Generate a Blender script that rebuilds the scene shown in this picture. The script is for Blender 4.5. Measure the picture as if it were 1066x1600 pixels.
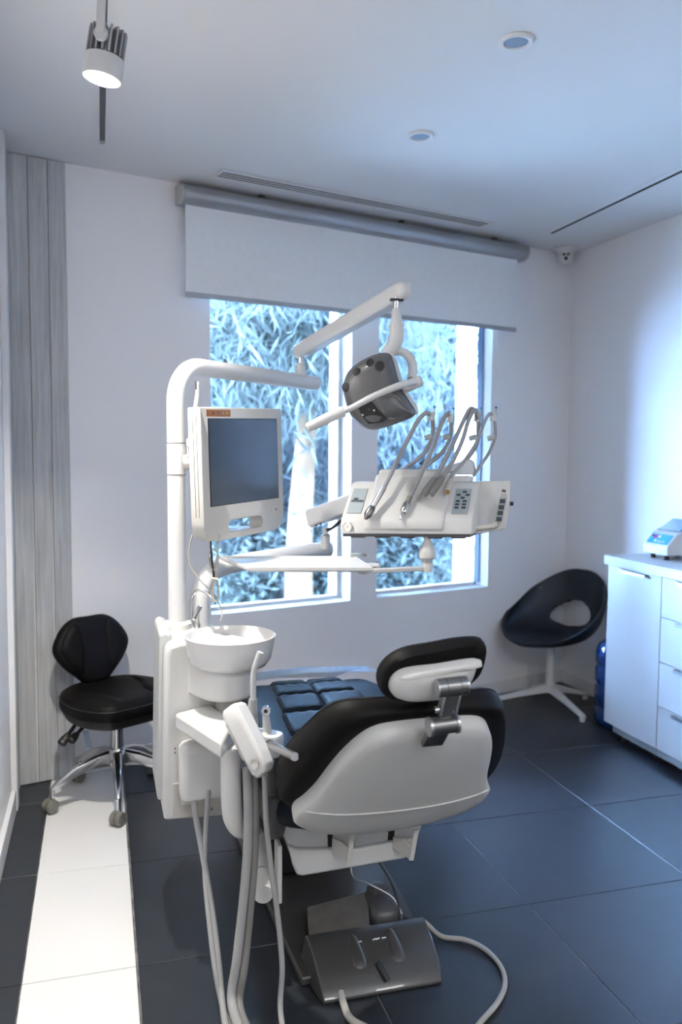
import bpy, bmesh, math, random
from mathutils import Vector as V, Matrix
random.seed(7)
for _o in list(bpy.data.objects): bpy.data.objects.remove(_o)
SC = bpy.context.scene
COL = SC.collection
# ------------------------------------------------------------------ camera
F, PITCH, ROLL, TH, H = 1310.0, math.radians(4.2168), math.radians(0.4093), math.radians(16.0576), 1.425
def rot(x, y, z): return V((x*math.cos(TH)+y*math.sin(TH), -x*math.sin(TH)+y*math.cos(TH), z))
_r0, _u0 = V((1, 0, 0)), V((0, math.sin(PITCH), math.cos(PITCH)))
FW = rot(0, math.cos(PITCH), -math.sin(PITCH))
_r = _r0*math.cos(ROLL)+_u0*math.sin(ROLL); _u = -_r0*math.sin(ROLL)+_u0*math.cos(ROLL)
RT, UP = rot(*_r), rot(*_u)
cam_d = bpy.data.cameras.new('camera'); cam = bpy.data.objects.new('camera', cam_d); COL.objects.link(cam)
cam_d.sensor_fit = 'VERTICAL'; cam_d.sensor_height = 36; cam_d.lens = 36*F/1600; cam_d.clip_start = 0.02
cam_d.dof.use_dof = True; cam_d.dof.focus_distance = 2.35; cam_d.dof.aperture_fstop = 2.5
m = Matrix.Identity(4)
for i in range(3): m[i][0] = RT[i]; m[i][1] = UP[i]; m[i][2] = -FW[i]
m[0][3], m[1][3], m[2][3] = 0, 0, H
cam.matrix_world = m
SC.camera = cam
# ------------------------------------------------------------------ world, sun, exposure
SC.view_settings.view_transform = 'Standard'; SC.view_settings.look = 'None'
SC.view_settings.gamma = 1; SC.view_settings.use_curve_mapping = False
SC.view_settings.exposure = 1.46
W = bpy.data.worlds.new('sky'); SC.world = W; W.use_nodes = True
bg = W.node_tree.nodes['Background']; bg.inputs[0].default_value = (0.36, 0.60, 1.0, 1); bg.inputs[1].default_value = 68.0
sun_d = bpy.data.lights.new('sun', 'SUN'); sun = bpy.data.objects.new('sun', sun_d); COL.objects.link(sun)
sun_d.energy = 13.0; sun_d.color = (0.70, 0.82, 1.0); sun_d.angle = 0.02
sun.rotation_euler = V((0.39, 0.29, -1.0)).to_track_quat('-Z', 'Y').to_euler()
def area(name, loc, w, h, power, color, aim=(0, 0, -1)):
    d = bpy.data.lights.new(name, 'AREA'); d.shape = 'RECTANGLE'; d.size = w; d.size_y = h; d.energy = power; d.color = color
    o = bpy.data.objects.new(name, d); COL.objects.link(o); o.location = loc
    o.rotation_euler = V(aim).to_track_quat('-Z', 'Y').to_euler(); return o
FILLS = [(0.55, -0.75), (1.9, -0.75)]
for x, y in FILLS: area('fill_lamp', (x, y, 2.585), .56, .56, 12.0, (.97, .97, .98))  # added fill light, not lamps known to be in the room
# ------------------------------------------------------------------ geometry helpers
def ray(px, py):
    return RT*((px-533)/F)-UP*((py-800)/F)+FW
def at(px, py, d):              # point seen at a pixel of the 1066x1600 frame, d metres ahead of the camera
    r = ray(px, py); k = r.x*math.sin(TH)+r.y*math.cos(TH)
    return V((0, 0, H))+r*(d/k)
def atz(px, py, z=0.0):
    r = ray(px, py); return V((0, 0, H))+r*((z-H)/r.z)
def atu(px, py, u):
    r = ray(px, py); return V((0, 0, H))+r*(u/r.x)
def atv(px, py, v):
    r = ray(px, py); return V((0, 0, H))+r*(v/r.y)
def spline(pts, n=6, closed=False):
    P = [V(p) for p in pts]; out = []; N = len(P)
    rng = range(N) if closed else range(N-1)
    for i in rng:
        if closed: a, b, c, d = P[(i-1) % N], P[i], P[(i+1) % N], P[(i+2) % N]
        else: a, b, c, d = P[max(i-1, 0)], P[i], P[i+1], P[min(i+2, N-1)]
        for k in range(n):
            t = k/n; t2, t3 = t*t, t*t*t
            out.append(.5*((2*b)+(c-a)*t+(2*a-5*b+4*c-d)*t2+(3*b-a-3*c+d)*t3))
    if not closed: out.append(P[-1])
    return out
def basis(z, x=None):
    z = V(z).normalized(); x = V(x) if x is not None else (V((1, 0, 0)) if abs(z.x) < .9 else V((0, 1, 0)))
    x = (x-z*x.dot(z)).normalized(); return x, z.cross(x), z
IDB = (V((1, 0, 0)), V((0, 1, 0)), V((0, 0, 1)))
class MB:
    def __init__(s): s.v = []; s.f = []
    def add(s, vs, fs):
        k = len(s.v); s.v += [V(a) for a in vs]; s.f += [tuple(i+k for i in f) for f in fs]; return s
    def box(s, c, size, B=IDB):
        c = V(c); ex, ey, ez = B[0]*size[0]/2, B[1]*size[1]/2, B[2]*size[2]/2
        vs = [c+ex*a+ey*b+ez*d for d in (-1, 1) for b in (-1, 1) for a in (-1, 1)]
        return s.add(vs, [(0, 2, 3, 1), (4, 5, 7, 6), (0, 1, 5, 4), (2, 6, 7, 3), (0, 4, 6, 2), (1, 3, 7, 5)])
    def bb(s, x0, x1, y0, y1, z0, z1): return s.box(((x0+x1)/2, (y0+y1)/2, (z0+z1)/2), (x1-x0, y1-y0, z1-z0))
    def loft(s, rings, cap=True):
        n = len(rings[0]); vs = [p for r in rings for p in r]; fs = []
        for i in range(len(rings)-1):
            for j in range(n): fs.append((i*n+j, i*n+(j+1) % n, (i+1)*n+(j+1) % n, (i+1)*n+j))
        if cap: fs.append(tuple(range(n-1, -1, -1))); fs.append(tuple(range((len(rings)-1)*n, len(rings)*n)))
        return s.add(vs, fs)
    def tube(s, pts, r, n=14, cap=True, flat=1.0, up=None):
        P = [V(p) for p in pts]; N = len(P); R = r if isinstance(r, (list, tuple)) else [r]*N
        if len(R) != N:
            K = len(R)-1; R = [R[min(int(i/(N-1)*K), K-1)]+(R[min(int(i/(N-1)*K), K-1)+1]-R[min(int(i/(N-1)*K), K-1)])*(i/(N-1)*K-min(int(i/(N-1)*K), K-1)) for i in range(N)]
        rings = []; prev = V(up) if up is not None else None
        for i in range(N):
            t = (P[min(i+1, N-1)]-P[max(i-1, 0)]).normalized()
            if prev is None: prev = basis(t)[0]
            x = (prev-t*prev.dot(t)).normalized(); y = t.cross(x); prev = x
            rings.append([P[i]+x*(R[i]*math.cos(2*math.pi*k/n))+y*(R[i]*flat*math.sin(2*math.pi*k/n)) for k in range(n)])
        return s.loft(rings, cap)
    def lathe(s, prof, o, axis=(0, 0, 1), n=32, x=None):
        o = V(o); ex, ey, ez = basis(axis, x); rings = []
        for r, h in prof: rings.append([o+ez*h+(ex*math.cos(2*math.pi*k/n)+ey*math.sin(2*math.pi*k/n))*max(r, 1e-5) for k in range(n)])
        return s.loft(rings, True)
    def puff(s, out, o, B, prof, c=None):
        # out: 2D outline in B[0],B[1]; prof: (scale or inset, height along B[2])
        o = V(o); c = c or (sum(p[0] for p in out)/len(out), sum(p[1] for p in out)/len(out)); rings = []
        for k, h in prof: rings.append([o+B[0]*(c[0]+(p[0]-c[0])*k)+B[1]*(c[1]+(p[1]-c[1])*k)+B[2]*h for p in out])
        return s.loft(rings, True)
    def slab(s, pts, off):
        off = V(off); P = [V(p) for p in pts]; return s.loft([P, [p+off for p in P]], True)
    def build(s, name, mat, parent=None, bevel=0.0, seg=2, sub=0, smooth=40, base=True):
        if parent is not None: o0 = ROOT[parent.name]
        elif base:
            xs = [p.x for p in s.v]; ys = [p.y for p in s.v]; zs = [p.z for p in s.v]
            o0 = V(((min(xs)+max(xs))/2, (min(ys)+max(ys))/2, min(zs)))
        else: o0 = V((0, 0, 0))
        me = bpy.data.meshes.new(name); me.from_pydata([tuple(p-o0) for p in s.v], [], s.f)
        b = bmesh.new(); b.from_mesh(me); bmesh.ops.recalc_face_normals(b, faces=b.faces[:]); b.to_mesh(me); b.free()
        if smooth:
            me.shade_smooth()
            try: me.set_sharp_from_angle(angle=math.radians(smooth))
            except Exception: pass
        me.materials.append(MAT[mat] if isinstance(mat, str) else mat)
        o = bpy.data.objects.new(name, me); COL.objects.link(o)
        if parent is not None: o.parent = parent
        else: o.location = o0
        ROOT[o.name] = o0
        if bevel:
            md = o.modifiers.new('bevel', 'BEVEL'); md.width = bevel; md.segments = seg; md.limit_method = 'ANGLE'; md.angle_limit = math.radians(35)
        if sub:
            md = o.modifiers.new('sub', 'SUBSURF'); md.levels = sub; md.render_levels = sub
        return o
ROOT = {}
def tag(o, label=None, cat=None, group=None, kind=None):
    if label: o['label'] = label
    if cat: o['category'] = cat
    if group: o['group'] = group
    if kind: o['kind'] = kind
    return o
def thing(name, loc, label, cat, group=None):
    o = bpy.data.objects.new(name, None); COL.objects.link(o); o.location = loc; o.empty_display_size = .05
    ROOT[o.name] = V(loc); return tag(o, label, cat, group)
def struct(o): o['kind'] = 'structure'; return o
def rrect(w, h, r, n=5):
    out = []
    for cx, cy, a0 in ((w/2-r, h/2-r, 0), (-w/2+r, h/2-r, 90), (-w/2+r, -h/2+r, 180), (w/2-r, -h/2+r, 270)):
        for k in range(n+1):
            a = math.radians(a0+90*k/n); out.append((cx+r*math.cos(a), cy+r*math.sin(a)))
    return out
def smooth2(pts, n=5): return [(p.x, p.y) for p in spline([(a, b, 0) for a, b in pts], n, True)]
def sym(half): return half+[(-a, b) for a, b in reversed(half) if abs(a) > 1e-6]
def text(name, s, size, o, B, mat, parent, shear=0.0, depth=.0006, align='CENTER', bold=0.0):
    cu = bpy.data.curves.new('t', 'FONT'); cu.body = s; cu.size = size; cu.align_x = align; cu.align_y = 'CENTER'; cu.shear = shear; cu.extrude = depth/2; cu.offset = bold
    to = bpy.data.objects.new('t', cu); COL.objects.link(to)
    me0 = bpy.data.meshes.new_from_object(to.evaluated_get(bpy.context.evaluated_depsgraph_get()))
    mb = MB(); o = V(o)
    mb.add([o+B[0]*v.co.x+B[1]*v.co.y+B[2]*(v.co.z+depth/2) for v in me0.vertices], [tuple(p.vertices) for p in me0.polygons])
    bpy.data.objects.remove(to); bpy.data.curves.remove(cu); bpy.data.meshes.remove(me0)
    return mb.build(name, mat, parent, smooth=0)
# ------------------------------------------------------------------ materials
MAT = {}
def mat(name, col, rough=.5, metal=0.0, spec=.5, vary=.03, scale=6.0, bump=0.0, bscale=60.0, coat=0.0, sheen=0.0, alpha=None, trans=0.0):
    m = bpy.data.materials.new(name); m.use_nodes = True; nt = m.node_tree; b = nt.nodes['Principled BSDF']
    tc = nt.nodes.new('ShaderNodeTexCoord'); no = nt.nodes.new('ShaderNodeTexNoise'); no.inputs['Scale'].default_value = scale; no.inputs['Detail'].default_value = 4
    nt.links.new(tc.outputs['Object'], no.inputs['Vector'])
    rp = nt.nodes.new('ShaderNodeValToRGB'); c = list(col)
    rp.color_ramp.elements[0].position = .3; rp.color_ramp.elements[1].position = .7
    rp.color_ramp.elements[0].color = [max(0, x*(1-vary)) for x in c]+[1]; rp.color_ramp.elements[1].color = [min(1, x*(1+vary)) for x in c]+[1]
    nt.links.new(no.outputs['Fac'], rp.inputs['Fac']); nt.links.new(rp.outputs['Color'], b.inputs['Base Color'])
    b.inputs['Roughness'].default_value = rough; b.inputs['Metallic'].default_value = metal; b.inputs['Specular IOR Level'].default_value = spec
    b.inputs['Coat Weight'].default_value = coat; b.inputs['Sheen Weight'].default_value = sheen; b.inputs['Transmission Weight'].default_value = trans
    if alpha is not None: b.inputs['Alpha'].default_value = alpha
    if bump:
        n2 = nt.nodes.new('ShaderNodeTexNoise'); n2.inputs['Scale'].default_value = bscale; n2.inputs['Detail'].default_value = 3
        nt.links.new(tc.outputs['Object'], n2.inputs['Vector'])
        bp = nt.nodes.new('ShaderNodeBump'); bp.inputs['Strength'].default_value = bump; bp.inputs['Distance'].default_value = .002
        nt.links.new(n2.outputs['Fac'], bp.inputs['Height']); nt.links.new(bp.outputs['Normal'], b.inputs['Normal'])
    MAT[name] = m; return m
mat('wall', (.87, .86, .87), .85, vary=.012, scale=2, bump=.08, bscale=220)
mat('ceiling', (.78, .78, .78), .9, vary=.012, scale=1.5)
mat('trim', (.78, .78, .78), .45)
mat('tile_dark', (.023, .027, .034), .36, vary=.10, scale=9, bump=.05, bscale=180)
mat('tile_white', (.80, .79, .77), .32, vary=.02, scale=3)
mat('grout', (.16, .155, .15), .9, vary=.7, scale=14)
mat('plastic', (.62, .615, .595), .28, vary=.012, coat=.25)
mat('plastic_warm', (.50, .485, .45), .34, vary=.012)
mat('plastic_grey', (.50, .51, .50), .4, vary=.02)
mat('enamel', (.64, .64, .635), .3, vary=.01)
mat('shell', (.55, .55, .53), .42, vary=.02, bump=.05, bscale=400)
mat('ceramic', (.66, .655, .64), .12, vary=.01, coat=.6)
mat('leather', (.0032, .0029, .0028), .55, spec=.15, vary=.15, scale=30, bump=.18, bscale=260)
mat('leather_blue_sheen', (.004, .009, .015), .45, spec=.22, vary=.15, scale=30, bump=.15, bscale=260)  # black leather tinted blue to carry the window sheen in its colour
mat('black', (.012, .012, .013), .45)
mat('dark_grey', (.07, .07, .072), .38, vary=.06)
mat('base_grey', (.055, .054, .052), .30, vary=.05, coat=.3)
mat('chrome', (.62, .62, .63), .14, metal=1.0)
mat('steel', (.45, .45, .46), .34, metal=1.0, vary=.05)
mat('steel_dark', (.22, .22, .22), .36, metal=1.0, vary=.05)
mat('pedal', (.13, .122, .108), .35, vary=.2, scale=20)
mat('alu', (.40, .41, .43), .42, metal=.7)
mat('hose', (.33, .33, .325), .5, vary=.03)
mat('hose_dark', (.20, .195, .185), .5, vary=.03)
mat('cable', (.42, .40, .36), .5)
mat('panel_grey', (.33, .38, .40), .45, vary=.02)
mat('button', (.035, .05, .06), .4)
mat('ink', (.02, .02, .022), .6)
mat('ink_grey', (.12, .12, .12), .6)
mat('screen', (.055, .08, .11), .16, vary=.25, scale=2.5, spec=.6)
mat('sticker', (.42, .17, .06), .5, vary=.15, scale=40)
mat('sticker_white', (.75, .72, .66), .5)
mat('visor', (.10, .102, .104), .34, vary=.12, scale=8, coat=.2)
mat('visor_clear', (.17, .165, .15), .2, vary=.1, coat=.6)
mat('fabric', (.82, .84, .86), .9, vary=.02, scale=40, bump=.1, bscale=500)
mat('cabinet', (.54, .53, .53), .30, vary=.008, coat=.2)
mat('worktop', (.54, .53, .53), .35, vary=.01)
mat('jug', (.006, .055, .21), .12, vary=.1, trans=.35)
mat('label_blue', (.01, .30, .75), .4, vary=.1, scale=30)
mat('red', (.45, .02, .12), .4)
mat('lid', (.33, .42, .50), .15, alpha=.55)
mat('blue_tip', (.03, .16, .42), .4)
mat('brass', (.55, .36, .12), .3, metal=.8)
mat('chair_shell', (.006, .010, .016), .42, spec=.4, vary=.08, bump=.05, bscale=500)
mat('caster', (.18, .175, .15), .5)
mat('frost', (.22, .29, .38), .35, vary=.02)
mat('film', (.30, .42, .55), .45, alpha=.30, spec=.2)
mat('slot', (.004, .004, .005), .95, spec=.1)
mat('bark', (.060, .034, .018), .9, spec=.05, vary=.25, scale=7, bump=.5, bscale=20)
mat('ground', (.55, .55, .52), .95, vary=.3, scale=3)
mat('plaster', (.80, .80, .79), .85, vary=.02)
mat('frame_dark', (.03, .06, .12), .4)
def wood_mat():
    m = bpy.data.materials.new('grey_wood'); m.use_nodes = True; nt = m.node_tree; b = nt.nodes['Principled BSDF']
    tc = nt.nodes.new('ShaderNodeTexCoord'); mp = nt.nodes.new('ShaderNodeMapping'); mp.inputs['Scale'].default_value = (26, 26, 1.1)
    nt.links.new(tc.outputs['Object'], mp.inputs['Vector'])
    n1 = nt.nodes.new('ShaderNodeTexNoise'); n1.inputs['Scale'].default_value = 2.2; n1.inputs['Detail'].default_value = 8; n1.inputs['Roughness'].default_value = .65; n1.inputs['Distortion'].default_value = .6
    nt.links.new(mp.outputs['Vector'], n1.inputs['Vector'])
    rp = nt.nodes.new('ShaderNodeValToRGB'); e = rp.color_ramp.elements
    e[0].position = .25; e[0].color = (.40, .405, .41, 1); e[1].position = .72; e[1].color = (.72, .725, .725, 1)
    nt.links.new(n1.outputs['Fac'], rp.inputs['Fac'])
    n2 = nt.nodes.new('ShaderNodeTexNoise'); n2.inputs['Scale'].default_value = 2.6; n2.inputs['Detail'].default_value = 3
    nt.links.new(tc.outputs['Object'], n2.inputs['Vector'])
    mx = nt.nodes.new('ShaderNodeMix'); mx.data_type = 'RGBA'; mx.blend_type = 'MULTIPLY'; mx.inputs['Factor'].default_value = .28
    nt.links.new(rp.outputs['Color'], mx.inputs['A']); nt.links.new(n2.outputs['Fac'], mx.inputs['B']); nt.links.new(mx.outputs['Result'], b.inputs['Base Color'])
    b.inputs['Roughness'].default_value = .75
    bp = nt.nodes.new('ShaderNodeBump'); bp.inputs['Strength'].default_value = .25; bp.inputs['Distance'].default_value = .003
    nt.links.new(n1.outputs['Fac'], bp.inputs['Height']); nt.links.new(bp.outputs['Normal'], b.inputs['Normal'])
    MAT['wood'] = m
wood_mat()
def glass_mat():
    m = bpy.data.materials.new('window_glass'); m.use_nodes = True; nt = m.node_tree; nt.nodes.remove(nt.nodes['Principled BSDF'])
    t = nt.nodes.new('ShaderNodeBsdfTransparent'); t.inputs[0].default_value = (.93, .97, 1, 1)
    g = nt.nodes.new('ShaderNodeBsdfGlossy'); g.inputs['Roughness'].default_value = .02
    fr = nt.nodes.new('ShaderNodeFresnel'); fr.inputs['IOR'].default_value = 1.45
    mx = nt.nodes.new('ShaderNodeMixShader'); nt.links.new(fr.outputs[0], mx.inputs[0]); nt.links.new(t.outputs[0], mx.inputs[1]); nt.links.new(g.outputs[0], mx.inputs[2])
    nt.links.new(mx.outputs[0], nt.nodes['Material Output'].inputs[0]); MAT['glass'] = m
glass_mat()
def leaf_mat(name, c1, c2):
    m = bpy.data.materials.new(name); m.use_nodes = True; nt = m.node_tree; nt.nodes.remove(nt.nodes['Principled BSDF'])
    tc = nt.nodes.new('ShaderNodeTexCoord'); no = nt.nodes.new('ShaderNodeTexNoise'); no.inputs['Scale'].default_value = 3.0; no.inputs['Detail'].default_value = 5
    nt.links.new(tc.outputs['Object'], no.inputs['Vector']); rp = nt.nodes.new('ShaderNodeValToRGB')
    rp.color_ramp.elements[0].position = .35; rp.color_ramp.elements[1].position = .65
    rp.color_ramp.elements[0].color = list(c1)+[1]; rp.color_ramp.elements[1].color = list(c2)+[1]; nt.links.new(no.outputs['Fac'], rp.inputs['Fac'])
    d = nt.nodes.new('ShaderNodeBsdfDiffuse'); t = nt.nodes.new('ShaderNodeBsdfTranslucent'); g = nt.nodes.new('ShaderNodeBsdfGlossy'); g.inputs['Roughness'].default_value = .35
    nt.links.new(rp.outputs[0], d.inputs[0]); nt.links.new(rp.outputs[0], t.inputs[0])
    mx = nt.nodes.new('ShaderNodeMixShader'); mx.inputs[0].default_value = .5; nt.links.new(d.outputs[0], mx.inputs[1]); nt.links.new(t.outputs[0], mx.inputs[2])
    m2 = nt.nodes.new('ShaderNodeMixShader'); m2.inputs[0].default_value = .006; nt.links.new(mx.outputs[0], m2.inputs[1]); nt.links.new(g.outputs[0], m2.inputs[2])
    nt.links.new(m2.outputs[0], nt.nodes['Material Output'].inputs[0]); MAT[name] = m
leaf_mat('leaf', (.0115, .0165, .0185), (.034, .039, .042)); leaf_mat('leaf_light', (.021, .027, .023), (.055, .058, .052)); leaf_mat('leaf_dark', (.0105, .0148, .0190), (.026, .030, .036))
def emit_mat(name, col, s):
    m = bpy.data.materials.new(name); m.use_nodes = True; nt = m.node_tree; nt.nodes.remove(nt.nodes['Principled BSDF'])
    e = nt.nodes.new('ShaderNodeEmission'); e.inputs[0].default_value = list(col)+[1]; e.inputs[1].default_value = s
    nt.links.new(e.outputs[0], nt.nodes['Material Output'].inputs[0]); MAT[name] = m
emit_mat('lamp_glow', (1, .98, .94), 6.0); emit_mat('panel_glow', (1, .97, .93), 3.0)

# ================================================================== THE ROOM
HC = 2.6065; XL = -.352; YR = -2.3
WA = math.radians(15.48); E1 = V((math.cos(WA), math.sin(WA), 0)); NI = V((math.sin(WA), -math.cos(WA), 0)); NO = -NI
P0 = V((XL, 3.692, 0)); SR = 3.216; PR = P0+E1*SR
RWD = V((.045, -1, 0)).normalized(); RN = V((-1, -.045, 0)).normalized()   # right wall: towards the viewer, inward normal
PRN = PR+RWD*((PR.y-YR)/-RWD.y)
ROOM = [(XL, YR), (PRN.x, YR), (PR.x, PR.y), (P0.x, P0.y)]
def wb(s, off, z): return P0+E1*s+NI*off+V((0, 0, z))      # point on the back wall, off = metres into the room
def clip(poly, eps=0.002):
    n = len(ROOM)
    for i in range(n):
        a, b = V(ROOM[i]), V(ROOM[(i+1) % n]); d = b-a; nn = V((-d.y, d.x)).normalized(); out = []
        for j in range(len(poly)):
            p, q = V(poly[j]), V(poly[(j+1) % len(poly)]); dp, dq = (p-a).dot(nn)-eps, (q-a).dot(nn)-eps
            if dp >= 0: out.append(p)
            if dp*dq < 0: out.append(p+(q-p)*(dp/(dp-dq)))
        poly = out
        if len(poly) < 3: return []
    return poly
# floor slab (grout level) with every tile on it
fl = MB().slab([(x, y, -.12) for x, y in ROOM], (0, 0, .117)).build('floor', 'grout', smooth=0, base=False); struct(fl)
GU, GV, G = .0824, .4833, .0018
mesh_cache = {}
def tile(x0, x1, y0, y1, mt):
    x0 += G; x1 -= G; y0 += G; y1 -= G
    poly = clip([(x0, y0), (x1, y0), (x1, y1), (x0, y1)])
    if len(poly) < 3: return
    ar = abs(sum(poly[i][0]*poly[(i+1) % len(poly)][1]-poly[(i+1) % len(poly)][0]*poly[i][1] for i in range(len(poly))))/2
    if ar < .0008: return
    full = abs(ar-(x1-x0)*(y1-y0)) < 1e-6; key = (mt, round(x1-x0, 3))
    if full and key in mesh_cache:
        o = bpy.data.objects.new('tile', mesh_cache[key]); COL.objects.link(o)
    else:
        cx, cy = ((x0+x1)/2, (y0+y1)/2); mb = MB(); b = .0012
        c = (sum(p[0] for p in poly)/len(poly), sum(p[1] for p in poly)/len(poly))
        r0 = [V((p[0]-cx, p[1]-cy, -.003)) for p in poly]; r1 = [V((p[0]-cx, p[1]-cy, -b)) for p in poly]
        r2 = [V((p[0]-cx, p[1]-cy, 0))+V((c[0]-p[0], c[1]-p[1], 0)).normalized()*b for p in poly]
        mb.loft([r0, r1, r2]); me = bpy.data.meshes.new('tile'); me.from_pydata([tuple(v) for v in mb.v], [], mb.f)
        bq = bmesh.new(); bq.from_mesh(me); bmesh.ops.recalc_face_normals(bq, faces=bq.faces[:]); bq.to_mesh(me); bq.free()
        me.materials.append(MAT[mt]); o = bpy.data.objects.new('tile', me); COL.objects.link(o)
        if full: mesh_cache[key] = me
    o.location = ((x0+x1)/2, (y0+y1)/2, 0); o.parent = fl
rows = [GV+.6*k for k in range(-5, 8)]
for y in rows:
    tile(-.352-.47, -.2196, y, y+.6, 'tile_dark'); tile(-.2196, .0790, y, y+.6, 'tile_white')
    for k in range(0, 6): tile(GU+.6*k, GU+.6*(k+1), y, y+.6, 'tile_dark')
# ceiling (a thick roof slab), walls
ce = MB().slab([(x+(-.25 if x < 0 else .3), y+(-.25 if y < 0 else .3), HC) for x, y in ROOM], (0, 0, .25)).build('ceiling', 'ceiling', smooth=0, base=False); struct(ce)
struct(MB().bb(XL-.2, XL, YR-.2, P0.y+.05, -.12, HC).build('wall_left', 'wall', smooth=0))
struct(MB().slab([p-V((0, 0, .12)) for p in (PR, PRN, PRN-RN*.2, PR-RN*.2)], (0, 0, HC+.12)).build('wall_right', 'wall', smooth=0))
struct(MB().bb(XL, PRN.x, YR-.2, YR, -.12, HC).build('wall_rear', 'wall', smooth=0))
# back wall with the two window openings
WT = .22; WZ0, WZ1 = .640, 2.34; WL = (.880, 1.654); WR = (1.818, 2.594)
wbm = MB()
def wblock(s0, s1, z0, z1, o0=0.0, o1=-WT, mb=None):
    z0 = -.12 if z0 == 0 else z0
    (mb or wbm).slab([wb(s0, o0, z0), wb(s1, o0, z0), wb(s1, o1, z0), wb(s0, o1, z0)], (0, 0, z1-z0))
wblock(-.2, WL[0], 0, HC); wblock(WL[1], WR[0], 0, HC); wblock(WR[1], SR+.25, 0, HC)
for a, b in (WL, WR): wblock(a, b, 0, WZ0); wblock(a, b, WZ1, HC)
wall_back = struct(wbm.build('wall_back', 'wall', smooth=0, base=False))
# grey boards beside the left corner
ps = [0.0, .082, .161, .238]
for i in range(3):
    a, b = ps[i]+.0022, ps[i+1]-.0022
    MB().slab([wb(a+.002, 0.0005, .003), wb(b, 0.0005, .003), wb(b, .012+.002*(i % 2), .003), wb(a+.002, .012+.002*(i % 2), .003)], (0, 0, HC-.008)).build('plank', 'wood', wall_back, bevel=.0015, seg=1, smooth=0)
wall_left = bpy.data.objects['wall_left']
for i in range(1):
    MB().bb(XL+.0005, XL+.012, 3.50, 3.672, .003, HC-.004).build('plank', 'wood', wall_left, bevel=.0015, seg=1, smooth=0)
# door casing and skirting on the left wall
struct(MB().bb(XL+.0005, XL+.024, 3.425, 3.495, .0, HC-.003).build('trim_1', 'trim', bevel=.003, smooth=0))
struct(MB().bb(XL+.0005, XL+.020, YR+.05, 3.424, .0, .085).build('baseboard_left', 'trim', bevel=.003, smooth=0))
mb = MB(); mb.slab([wb(.243, .0005, 0), wb(SR-.015, .0005, 0), wb(SR-.018, .013, 0), wb(.243, .013, 0)], (0, 0, .078)); struct(mb.build('baseboard_back', 'trim', bevel=.003, smooth=0))
mb = MB(); q = PR+RWD*.01; mb.slab([q+RN*.0005, q+RN*.013, PRN+RN*.013, PRN+RN*.0005], (0, 0, .078)); struct(mb.build('baseboard_right', 'trim', bevel=.003, smooth=0))
# windows
def window(name, s0, s1, dark):
    mb = MB(); w = .018; o0, o1 = -.105, -.135
    wblock(s0+.001, s0+w, WZ0+.001, WZ1-.001, o0, o1, mb); wblock(s0+w, s1-w, WZ0+.001, WZ0+.02, o0, o1, mb); wblock(s0+w, s1-w, WZ1-.02, WZ1-.001, o0, o1, mb)
    if not dark: wblock(s1-w, s1-.001, WZ0+.001, WZ1-.001, o0, o1, mb)
    fr = struct(mb.build(name, 'trim', smooth=0))
    if dark:
        m2 = MB(); wblock(s1-.007, s1-.001, WZ0+.021, WZ1-.021, -.072, -.104, m2); m2.build('gasket', 'frame_dark', fr, smooth=0)
        m2 = MB(); wblock(s1-.006, s1-.001, WZ0+.001, WZ1-.001, o0, o1, m2); m2.build('jamb', 'frame_dark', fr, smooth=0)
    m2 = MB(); wblock(s0+w-.004, s1-(.006 if dark else w-.004), WZ0+.016, WZ1-.016, -.117, -.123, m2); m2.build('pane', 'glass', fr, smooth=0)
    m2 = MB(); wblock(s0+.001, s1-.001, WZ0-.0005, WZ0+.004, .0, -.104, m2); m2.build('sill', 'trim', fr, smooth=0)
window('window_1', *WL, False); window('window_2', *WR, True)

# ================================================================== CEILING FITTINGS
# slot diffuser
va, vb2, vc = V((.482, 3.753, HC)), V((1.945, 4.16, HC)), V((.515, 3.633, HC))
L = (vb2-va).length; ex = E1; ey = NI; o = va+V((0, 0, 0))
av = thing('air_vent', o+ex*L/2+ey*.06+V((0, 0, -.006)), 'long white slotted air vent in the ceiling above the roller blind', 'air vent')
BW = (ex, ey, V((0, 0, 1)))
mb = MB(); mb.box(o+ex*L/2+ey*.06+V((0, 0, -.0015)), (L-.01, .112, .002), BW); mb.build('backing', 'slot', av, smooth=0)
mb = MB(); mb.box(o+ex*L/2+ey*.005+V((0, 0, -.004)), (L, .012, .0035), BW); mb.box(o+ex*L/2+ey*.115+V((0, 0, -.004)), (L, .012, .0035), BW)
mb.box(o+ex*.006+ey*.06+V((0, 0, -.004)), (.012, .1, .0035), BW); mb.box(o+ex*(L-.006)+ey*.06+V((0, 0, -.004)), (.012, .1, .0035), BW); mb.build('frame', 'trim', av, smooth=0)
for k in range(4):
    MB().box(o+ex*L/2+ey*(.0195+.0265*k)+V((0, 0, -.0035)), (L-.024, .0100 if k else .012, .0018), BW).build('slat', 'trim', av, smooth=0)
# slot light on the right
sl = thing('slot_light', (2.36, 2.4, HC-.008), 'unlit recessed ceiling slot running beside the right wall', 'light slot')
MB().bb(2.325, 2.360, .8, 4.150, HC-.0025, HC-.0005).build('flange', 'trim', sl, smooth=0)
MB().bb(2.3605, 2.378, .8, 4.150, HC-.0025, HC-.0005).build('slot', 'slot', sl, smooth=0)
# round downlights
for (x, y, lab) in ((1.170, 2.275, 'unlit round ceiling downlight, the one further from the window'), (1.174, 3.036, 'unlit round ceiling downlight, the one nearer the window')):
    t = thing('downlight', (x, y, HC-.012), lab, 'ceiling light', 'round downlights')
    MB().lathe([(.035, -.004), (.037, -.009), (.047, -.010), (.0505, -.004), (.0505, -.0005), (.035, -.0005)], (x, y, HC), n=36).build('ring', 'trim', t)
    MB().lathe([(.0, -.006), (.0345, -.005), (.0345, -.002), (.0, -.002)], (x, y, HC), n=30).build('lens', 'frost', t)
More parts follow.
